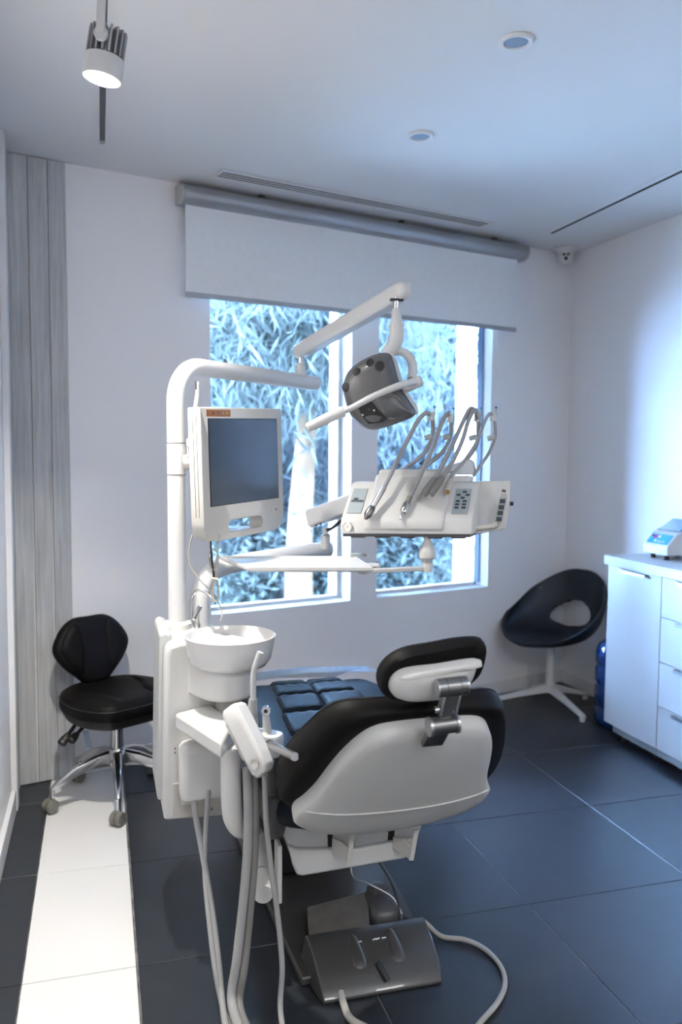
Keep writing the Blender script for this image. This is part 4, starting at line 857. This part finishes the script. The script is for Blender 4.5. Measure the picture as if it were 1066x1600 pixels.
# ================================================================== STOOL
SO = V((.052, 3.460, 0)); fd = (RT*.72-FW*.69); fd.z = 0; fd.normalize(); sdn = V((0, 0, 1)).cross(fd)   # facing, its left
stl = thing('swivel_stool', SO, 'black leather swivel stool with chrome five-star base by the grey boards', 'stool')
def sq_(f, l, z): return SO+fd*f+sdn*l+V((0, 0, z))
seat_o = smooth2([(.215, .07), (.20, .16), (.10, .215), (-.04, .215), (-.15, .165), (-.195, .06), (-.195, -.06), (-.15, -.165), (-.04, -.215), (.10, -.215), (.20, -.16), (.215, -.07)], 4)
SBs = (fd, sdn, V((0, 0, 1)))
MB().puff(seat_o, SO, SBs, [(.6, .352), (.90, .356), (.935, .372), (.93, .388)], (0, 0)).build('seat_pan', 'black', stl, smooth=60)
sc_ = MB().puff(seat_o, SO, SBs, [(.93, .388), (.985, .392), (1.0, .405), (1.0, .425), (.965, .447), (.88, .459), (.6, .457), (.2, .452)], (0, 0)).build('seat_cushion', 'leather', stl, smooth=70)
for k in (-1, 1):
    MB().puff(smooth2([(.19, .075), (.185, .15), (.09, .20), (-.04, .195), (-.13, .14), (-.02, .12), (.08, .08)], 4), sq_(0, 0, .450), (fd, sdn*k, V((0, 0, 1))), [(1, -.004), (.92, .008), (.7, .016), (.3, .018)]).build('thigh_pad', 'leather', sc_, smooth=70)
MB().tube([p for p in [sq_(a*.99, b*.99, .432) for a, b in seat_o]]+[sq_(seat_o[0][0]*.99, seat_o[0][1]*.99, .432)], .0024, 6).build('piping', 'black', sc_)
bt = math.radians(12); bup = (V((0, 0, 1))*math.cos(bt)-fd*math.sin(bt)); bno = (fd*math.cos(bt)+V((0, 0, 1))*math.sin(bt))
BKo = sq_(-.185, 0, .585); BKb = (-sdn, bup, bno)
bk_o = smooth2(sym([(0, .140), (.07, .138), (.125, .105), (.165, .045), (.168, .0), (.135, -.055), (.085, -.105), (.045, -.138), (0, -.142)]), 4)
bk = MB().puff(bk_o, BKo, BKb, [(.80, -.034), (.95, -.028), (1.0, -.008), (1.0, .004), (.955, .020), (.85, .028), (.5, .030), (.15, .030)], (0, 0)).build('backrest', 'leather', stl, smooth=70)
for k in (-1, 1):
    MB().puff(smooth2([(.068*k, .118), (.110*k, .098), (.148*k, .04), (.150*k, 0), (.118*k, -.05), (.068*k, -.10), (.050*k, -.02), (.052*k, .05)], 4), BKo, BKb, [(1, .022), (.90, .034), (.6, .040), (.2, .041)]).build('side_pad', 'leather', bk, smooth=70)
MB().tube(spline([sq_(-.20, 0, .50), sq_(-.235, 0, .44), sq_(-.20, 0, .365), sq_(-.08, 0, .345)], 5), .014, 12).build('back_post', 'black', stl)
MB().box(sq_(0, 0, .338), (.20, .12, .03), SBs).build('tilt_mechanism', 'black', stl, bevel=.006)
MB().lathe([(.028, .175), (.028, .30), (.022, .302), (.022, .335), (0, .335)], SO, n=26).build('gas_column', 'chrome', stl)
MB().lathe([(.0, .135), (.036, .137), (.042, .16), (.040, .20), (.034, .212), (0, .212)], SO, n=28).build('hub', 'chrome', stl)
ca = V((.051, 3.19, 0))-SO; a0_ = math.atan2(ca.y, ca.x)
for k in range(5):
    a = a0_+2*math.pi*k/5; d = V((math.cos(a), math.sin(a), 0)); n_ = V((-d.y, d.x, 0))
    rings = []
    for r_, zt, zb, w in ((.03, .205, .145, .021), (.10, .192, .145, .019), (.17, .166, .128, .016), (.235, .126, .098, .013), (.262, .104, .086, .011)):
        rings.append([SO+d*r_+n_*w*x+V((0, 0, z)) for x, z in ((-1, zb), (-.85, zt-.006), (-.4, zt), (.4, zt), (.85, zt-.006), (1, zb), (.6, zb+.004), (-.6, zb+.004))])
    lg = MB().loft(rings).build('leg', 'chrome', stl, bevel=.002, smooth=50)
    cp_ = SO+d*.262
    MB().tube([cp_+V((0, 0, .102)), cp_+V((0, 0, .050))], .0095, 14).build('caster_stem', 'chrome', lg)
    ca2 = a+.9+k*.8; wx = V((math.cos(ca2), math.sin(ca2), 0))
    if k == 0: wx = (RT*.9-FW*.35); wx.z = 0; wx.normalize()
    if k == 4: wx = (RT*.8-FW*.6); wx.z = 0; wx.normalize()
    cw = cp_+wx.cross(V((0, 0, 1)))*.008
    for s in (-1, 1): MB().lathe([(.016, -.0105), (.0255, -.0095), (.027, -.003), (.027, .006), (.022, .0105), (0, .0105)], V((cw.x, cw.y, .028))+wx*(.0125*s), wx*s, 24).build('caster_wheel', 'caster', lg)
    MB().box(V((cw.x, cw.y, .040)), (.010, .040, .030), (wx, wx.cross(V((0, 0, 1))), V((0, 0, 1)))).build('caster_fork', 'caster', lg, bevel=.003)
for i, (p, q) in enumerate((((118, 1132), (96, 1162)), ((132, 1134), (110, 1158)))):
    a_, b_ = A(*p, 3.26), A(*q, 3.20)
    lv = MB().tube([a_+(a_-b_)*.6, a_, (a_+b_)/2], .0075, 10).build('lever', 'black', stl)
    MB().tube([(a_+b_)/2, b_+(a_-b_)*.25, b_, b_+(b_-a_)*.08], [.010, .0175, .019, .008], 14, flat=.6).build('lever_grip', 'black', lv)
tgp = A(133, 1141, 3.22); tgq = A(140, 1169, 3.22)
MB().box((tgp+tgq)/2, (.022, .002, (tgq-tgp).length), (RT, FW, (tgp-tgq).normalized())).build('hang_tag', 'frost', stl, smooth=0)

# ================================================================== CORNER CHAIR
CO = V((2.455, 4.185, 0))
cch = thing('shell_chair', CO, 'black scooped shell chair on a white four-legged base in the right corner', 'chair')
cf = V((-.86, -.36, 0)).normalized(); cl = V((0, 0, 1)).cross(cf)
b = bmesh.new(); NA, NR = 96, 40; grid = []; zc0 = .372
for j in range(NR+1):
    t = j/NR; row = []
    for i in range(NA):
        a = 2*math.pi*i/NA; back = (1-math.cos(a))/2     # 0 front, 1 back
        R_ = .235+.045*math.sin(a)**2+.0*back
        g = math.sin(t*math.pi/2)**.9; hgt = .004+.022*abs(math.sin(a))+.350*back**1.45
        r_ = R_*g*(1+.02*back); z = zc0+hgt*t**(2.6)+.0
        lean = -.06*back*t**2
        row.append(b.verts.new(CO+cf*(r_*math.cos(a)+lean+.02)+cl*(r_*math.sin(a))+V((0, 0, z-.012*math.cos(a)*t))))
        if j == 0: break
    grid.append(row)
for i in range(NA): b.faces.new((grid[0][0], grid[1][i], grid[1][(i+1) % NA]))
kill = []
for j in range(1, NR):
    for i in range(NA):
        f_ = b.faces.new((grid[j][i], grid[j+1][i], grid[j+1][(i+1) % NA], grid[j][(i+1) % NA]))
        a = 2*math.pi*(i+.5)/NA; t = (j+.5)/NR
        if ((a-math.pi)/.66)**2+((t-.60)/.145)**2 < 1: kill.append(f_)
bmesh.ops.delete(b, geom=kill, context='FACES')
hv = [v for v in b.verts if v.is_boundary and v not in grid[NR]]
for _ in range(12): bmesh.ops.smooth_vert(b, verts=hv, factor=.5, use_axis_x=True, use_axis_y=True, use_axis_z=True)
b.verts.index_update(); mbs = MB(); mbs.add([v.co.copy() for v in b.verts], [tuple(v.index for v in f.verts) for f in b.faces]); b.free()
sh = mbs.build('shell', 'chair_shell', cch, smooth=80)
md = sh.modifiers.new('s', 'SOLIDIFY'); md.thickness = .020; md.offset = 0; md = sh.modifiers.new('bv', 'BEVEL'); md.width = .007; md.segments = 3; md.limit_method = 'ANGLE'; md.angle_limit = math.radians(50)
MB().box(CO+V((0, 0, .362)), (.20, .12, .012), (cf, cl, V((0, 0, 1)))).build('seat_plate', 'black', cch, bevel=.003)
MB().tube([CO-cf*.16+V((0, 0, .395)), CO-cf*.03+V((0, 0, .362))], .011, 10).build('tilt_bar', 'black', cch)
MB().tube([CO+V((0, 0, .09)), CO+V((0, 0, .36))], [.026, .022], 22).build('column', 'enamel', cch)
MB().lathe([(0, .055), (.030, .057), (.034, .08), (.028, .115), (0, .115)], CO, n=24).build('hub', 'enamel', cch)
lg_a = math.atan2(3.775-CO.y, 2.436-CO.x)
for k in range(4):
    a = lg_a+math.pi/2*k; d = V((math.cos(a), math.sin(a), 0)); n_ = V((-d.y, d.x, 0)); LR = .40 if k in (0, 3) else .25
    LR = (.385, .245, .23, .385)[k]
    rings = [[CO+d*(r_)+n_*w*x+V((0, 0, z)) for x, z in ((-1, zb), (1, zb), (.7, zt), (-.7, zt))] for r_, zt, zb, w in ((.01, .108, .060, .020), (LR*.5, .072, .044, .018), (LR-.01, .042, .022, .016), (LR, .038, .022, .012))]
    lg = MB().loft(rings).build('leg', 'enamel', cch, bevel=.004, seg=2, smooth=50)
    MB().lathe([(.014, .001), (.016, .012), (.014, .024), (0, .024)], CO+d*(LR-.022), n=16).build('foot', 'enamel', lg)

# ================================================================== CABINETS
UF = 2.42
def uw(v): return PR.x+.045*(PR.y-v)-.016
def cabinet(name, v0, v1, label):
    t = thing(name, ((UF+uw(v0))/2, (v0+v1)/2, 0), label, 'cabinet', 'white base cabinets')
    MB().slab([(UF+.019, v0+.001, .077), (uw(v0), v0+.001, .077), (uw(v1), v1-.001, .077), (UF+.019, v1-.001, .077)], (0, 0, .794)).build('body', 'cabinet', t, bevel=.001, smooth=0)
    MB().bb(UF+.005, UF+.017, v0+.001, v1-(.07 if v1 > 3.5 else .001), .045, .076).build('rail', 'alu', t, smooth=0)
    for vv in (v0+.06, v1-.10): MB().lathe([(.022, .001), (.022, .008), (.015, .012), (.015, .045), (.025, .05), (.025, .0765), (0, .0765)], (UF+.06, vv, 0), n=18).build('leg', 'black', t)
    return t
t = cabinet('door_cabinet', 3.190, 3.600, 'white base cabinet with one tall door beside the black chair')
dr = MB().bb(UF, UF+.018, 3.191, 3.600, .077, .868).build('door', 'cabinet', t, bevel=.0015)
def pull(v0, v1, z, par):
    MB().loft([[V((x, v, zz)) for x, zz in ((UF-.0005, z+.0035), (UF-.022, z+.0035), (UF-.022, z-.012), (UF-.0195, z-.012), (UF-.0195, z+.001), (UF-.0005, z+.001))] for v in (v0, v1)]).build('handle', 'steel', par, smooth=0)
pull(3.285, 3.475, .858, dr)
t = cabinet('drawer_cabinet', 2.585, 3.188, 'white base cabinet with four drawers under the mixing device')
zs = [.868, .686, .481, .279, .077]
for k in range(4):
    d_ = MB().bb(UF, UF+.018, 2.586, 3.187, zs[k+1]+.0015, zs[k]-.0015).build('drawer', 'cabinet', t, bevel=.0015)
    pull(2.72, 3.065, zs[k]-.007, d_)
wt = MB().slab([(UF-.022, 2.575, .872), (uw(2.575), 2.575, .872), (uw(3.606), 3.606, .872), (UF-.022, 3.606, .872)], (0, 0, .045)).build('worktop', 'worktop', bevel=.002)
tag(wt, 'thick white worktop on the base cabinets', 'worktop')
# mixing device on the worktop
am = thing('mixing_device', (2.65, 3.415, .918), 'white capsule mixer with blue key panel and clear lid on the worktop', 'mixing device')
y0a, y1a = 3.325, 3.505; 
apr = [(2.548, .940), (2.548, .982), (2.60, 1.042), (2.628, 1.050), (2.745, 1.050), (2.745, .940)]
MB().loft([[V((x, y, z)) for x, z in apr] for y in (y0a, y1a)]).build('case', 'plastic', am, bevel=.005, seg=3)
for y in (y0a+.04, y1a-.04):
    for x in (2.575, 2.715): MB().lathe([(.012, .9175), (.012, .9405), (0, .9405)], (x, y, 0), n=14).build('foot', 'black', am)
sv = V((.052, 0, .060)).normalized(); snv = V((-.060, 0, .052)).normalized(); syv = V((0, -1, 0))
mid = V((2.574, (y0a+y1a)/2, 1.012))
pnl = MB().box(mid+snv*.0008, (.150, .056, .002), (syv, sv, snv)).build('key_panel', 'label_blue', am, smooth=0)
PB = (syv, sv, snv)
MB().box(mid+syv*(-.062)+sv*.014+snv*.0016, (.016, .012, .002), PB).build('display', 'ink', pnl, smooth=0)
MB().lathe([(.011, 0), (.011, .003), (0, .003)], mid+syv*(-.040)+sv*.010+snv*.001, snv, 20).build('stop_key', 'red', pnl)
MB().lathe([(.009, 0), (.009, .003), (0, .003)], mid+syv*(-.010)+sv*.012+snv*.001, snv, 20).build('start_key', 'plastic', pnl)
MB().lathe([(.008, 0), (.008, .002), (0, .002)], mid+syv*(-.022)+sv*(-.013)+snv*.001, snv, 20).build('emblem', 'plastic', pnl)
text('lettering', 'ultramat', .0165, mid+syv*.022+sv*(-.014)+snv*.0018, PB, 'sticker_white', pnl)
lid_a = V((2.622, 0, 1.053)); lid_b = V((2.690, 0, 1.106))
MB().slab([V((lid_a.x, y0a+.012, lid_a.z)), V((lid_a.x, y1a-.012, lid_a.z)), V((lid_b.x, y1a-.03, lid_b.z)), V((lid_b.x, y0a+.03, lid_b.z))], (.004, 0, -.003)).build('lid', 'lid', am, smooth=0)
MB().slab([V((lid_b.x, y0a+.03, lid_b.z)), V((lid_b.x, y1a-.03, lid_b.z)), V((2.735, y1a-.012, 1.053)), V((2.735, y0a+.012, 1.053))], (-.003, 0, -.003)).build('lid_rear', 'lid', am, smooth=0)
MB().tube([V((lid_a.x-.002, y0a+.006, lid_a.z)), V((lid_a.x-.002, y1a-.006, lid_a.z))], .0025, 8).build('lid_edge', 'ink_grey', am)
# water jug behind the cabinet end
jg = MB().lathe([(.09, 0.001), (.118, .006), (.126, .02), (.126, .085), (.119, .095), (.119, .105), (.126, .115), (.126, .20), (.119, .21), (.119, .222), (.126, .232), (.126, .30), (.119, .31), (.119, .32), (.126, .33), (.126, .375), (.112, .42), (.07, .455), (.03, .468), (.028, .50), (0, .50)], (2.604, 3.742, 0), n=40).build('water_jug', 'jug')
tag(jg, 'blue plastic water jug on the floor between chair and cabinet', 'water jug')

# ================================================================== OUTSIDE
def out_pt(px, d, z): p = A(px, 700, d); return V((p.x, p.y, z))
gpts = [wb(-6, -.5, -.6), wb(9, -.5, -.6), wb(9, -22, -.6), wb(-6, -22, -.6)]
g_ = MB().slab(gpts, (0, 0, -.1)).build('ground', 'ground', smooth=0, base=False); tag(g_, 'pale ground outside the windows', 'ground', kind='structure')
# pale masonry pier outside the right window
ca_, cb_ = wb(2.80, -.42, -.6), wb(3.35, -.42, -.6)
pier = MB(); pier.slab([ca_, cb_, cb_+NO*.15, ca_+NO*.15], (0, 0, 1.95)); 
pr = thing('pier', (ca_+cb_)/2, 'pale masonry pier standing outside the right window', 'pier')
for z0_, z1_ in ((-.6, .55), (.556, 1.50), (1.506, 1.93), (1.936, 3.2)):
    MB().slab([V((p.x, p.y, z0_)) for p in (ca_, cb_, cb_+NO*.15, ca_+NO*.15)], (0, 0, z1_-z0_)).build('block', 'plaster', pr, bevel=.004, smooth=0)
def tree(name, label, base, h, spread, nleaf, mt, lsize, trunk_r, lean=(0, 0), low=.25, droop=.7, seed=1, boughs=9):
    rnd = random.Random(seed); base = V(base); t = thing(name, base, label, 'tree', 'trees outside the windows')
    topv = base+V((lean[0], lean[1], h*.92))
    trunk = spline([base, base+V((lean[0]*.2+rnd.uniform(-.08, .08), lean[1]*.2, h*.33)), base+V((lean[0]*.6, lean[1]*.6+rnd.uniform(-.1, .1), h*.65)), topv], 5)
    MB().tube(trunk, [trunk_r, trunk_r*.8, trunk_r*.55, trunk_r*.2], 12).build('trunk', 'bark', t)
    cents = []
    for i in range(boughs):
        f_ = low+(.95-low)*i/max(1, boughs-1); p = trunk[int(f_*(len(trunk)-1))]; a = rnd.uniform(0, 6.28); l = spread*rnd.uniform(.55, 1.0)*(1.1-.5*f_)
        e_ = p+V((math.cos(a)*l, math.sin(a)*l, l*rnd.uniform(.05, .45))); m_ = (p+e_)/2+V((0, 0, .12*l))
        MB().tube(spline([p, m_, e_], 4), [trunk_r*.32, trunk_r*.2, trunk_r*.06], 7).build('bough', 'bark', t)
        for q in range(7): cents.append((p.lerp(e_, .35+.65*q/6)+V((rnd.gauss(0, .12), rnd.gauss(0, .12), rnd.gauss(0, .10)))*spread, spread*.30))
    for i in range(boughs*2): cents.append((base+V((rnd.uniform(-1, 1)*spread*.9, rnd.uniform(-1, 1)*spread*.9, h*rnd.uniform(low, 1.0))), spread*.32))
    mb = MB(); vs = []; fs = []
    for i in range(nleaf):
        c, s = rnd.choice(cents); p = c+V((rnd.gauss(0, s), rnd.gauss(0, s), rnd.gauss(0, s*.85)))
        if p.z < base.z+.03: p.z = base.z+.05+rnd.random()*.3
        d = V((rnd.uniform(-1, 1), rnd.uniform(-1, 1), -droop*2*rnd.random()+(1-droop)*rnd.uniform(-1, 1))).normalized()
        w = d.cross(V((rnd.uniform(-1, 1), rnd.uniform(-1, 1), rnd.uniform(-1, 1)))).normalized(); L_ = lsize*rnd.uniform(.6, 1.3); wd = L_*(.055 if lsize > .155 else .13)
        k_ = len(vs); vs += [p, p+d*L_*.5+w*wd, p+d*L_, p+d*L_*.5-w*wd]; fs.append((k_, k_+1, k_+2, k_+3))
    me = bpy.data.meshes.new('foliage'); me.from_pydata([tuple(v-base) for v in vs], [], fs); me.materials.append(MAT[mt])
    fo = bpy.data.objects.new('foliage', me); COL.objects.link(fo); fo.parent = t; fo['kind'] = 'stuff'
    return t
tree('eucalyptus_tree', 'tall drooping tree with thick pale trunk behind the left window', out_pt(474, 6.3, -.6), 3.5, 1.0, 24000, 'leaf_light', .17, .135, (.06, .05), .80, .9, 3, 12)
tree('eucalyptus_tree', 'slender drooping tree at the left edge of the left window', out_pt(335, 7.4, -.6), 3.7, .8, 26000, 'leaf', .19, .085, (-.15, .1), .42, .9, 5, 10)
tree('leafy_tree', 'leafy tree seen through the right window', out_pt(655, 8.2, -.6), 3.7, 1.2, 30000, 'leaf', .11, .09, (.1, .1), .22, .6, 8, 11)
tree('leafy_tree', 'dark tree filling the gap behind the window pillar', out_pt(565, 10.6, -.6), 4.1, 1.5, 32000, 'leaf_dark', .15, .12, (0, .1), .10, .6, 11, 13)
tree('leafy_tree', 'dark tree at the far right of the right window', out_pt(790, 10.5, -.6), 4.1, 1.6, 32000, 'leaf_dark', .15, .12, (.1, .1), .08, .6, 13, 12)
tree('leafy_tree', 'dark tree far behind the left edge of the left window', out_pt(330, 11.0, -.6), 4.2, 1.6, 32000, 'leaf_dark', .15, .12, (0, .1), .08, .6, 17, 12)
tree('leafy_tree', 'dark tree beyond the pale trunk in the left window', out_pt(450, 12.5, -.6), 4.6, 1.7, 32000, 'leaf_dark', .15, .14, (0, .1), .06, .6, 19, 13)
tree('leafy_tree', 'dark tree left of the left window, added to shade the right wall', out_pt(150, 10.5, -.6), 4.4, 1.7, 26000, 'leaf_dark', .16, .12, (0, .1), .08, .6, 23, 12)  # added to cut direct sky on the right wall
tree('leafy_tree', 'added dark tree further left along the row, dimming the right wall', out_pt(-80, 10.0, -.6), 4.2, 1.7, 22000, 'leaf_dark', .16, .12, (0, .1), .08, .6, 29, 12)  # also added as a light blocker for cabinet and right wall
tree('leafy_tree', 'unseen dark tree added at the left end of the row to block skylight', (-3.2, 9.2, -.6), 3.9, 1.5, 14000, 'leaf_dark', .17, .12, (0, .1), .08, .6, 31, 13)  # unseen, put here to soften the bright patch on the right wall
for px_, d_, w_, lab_ in ((395, 7.0, .75, 'low pale shrub at the foot of the trees in the left window'), (505, 7.4, .7, 'low pale shrub right of the thick pale trunk'), (640, 7.0, .8, 'low pale shrub at the bottom of the right window')):
    tree('shrub', lab_, out_pt(px_, d_, -.6), 1.35, w_, 12000, 'leaf_light', .10, .03, (0, 0), .1, .35, int(px_), 8)['category'] = 'shrub'
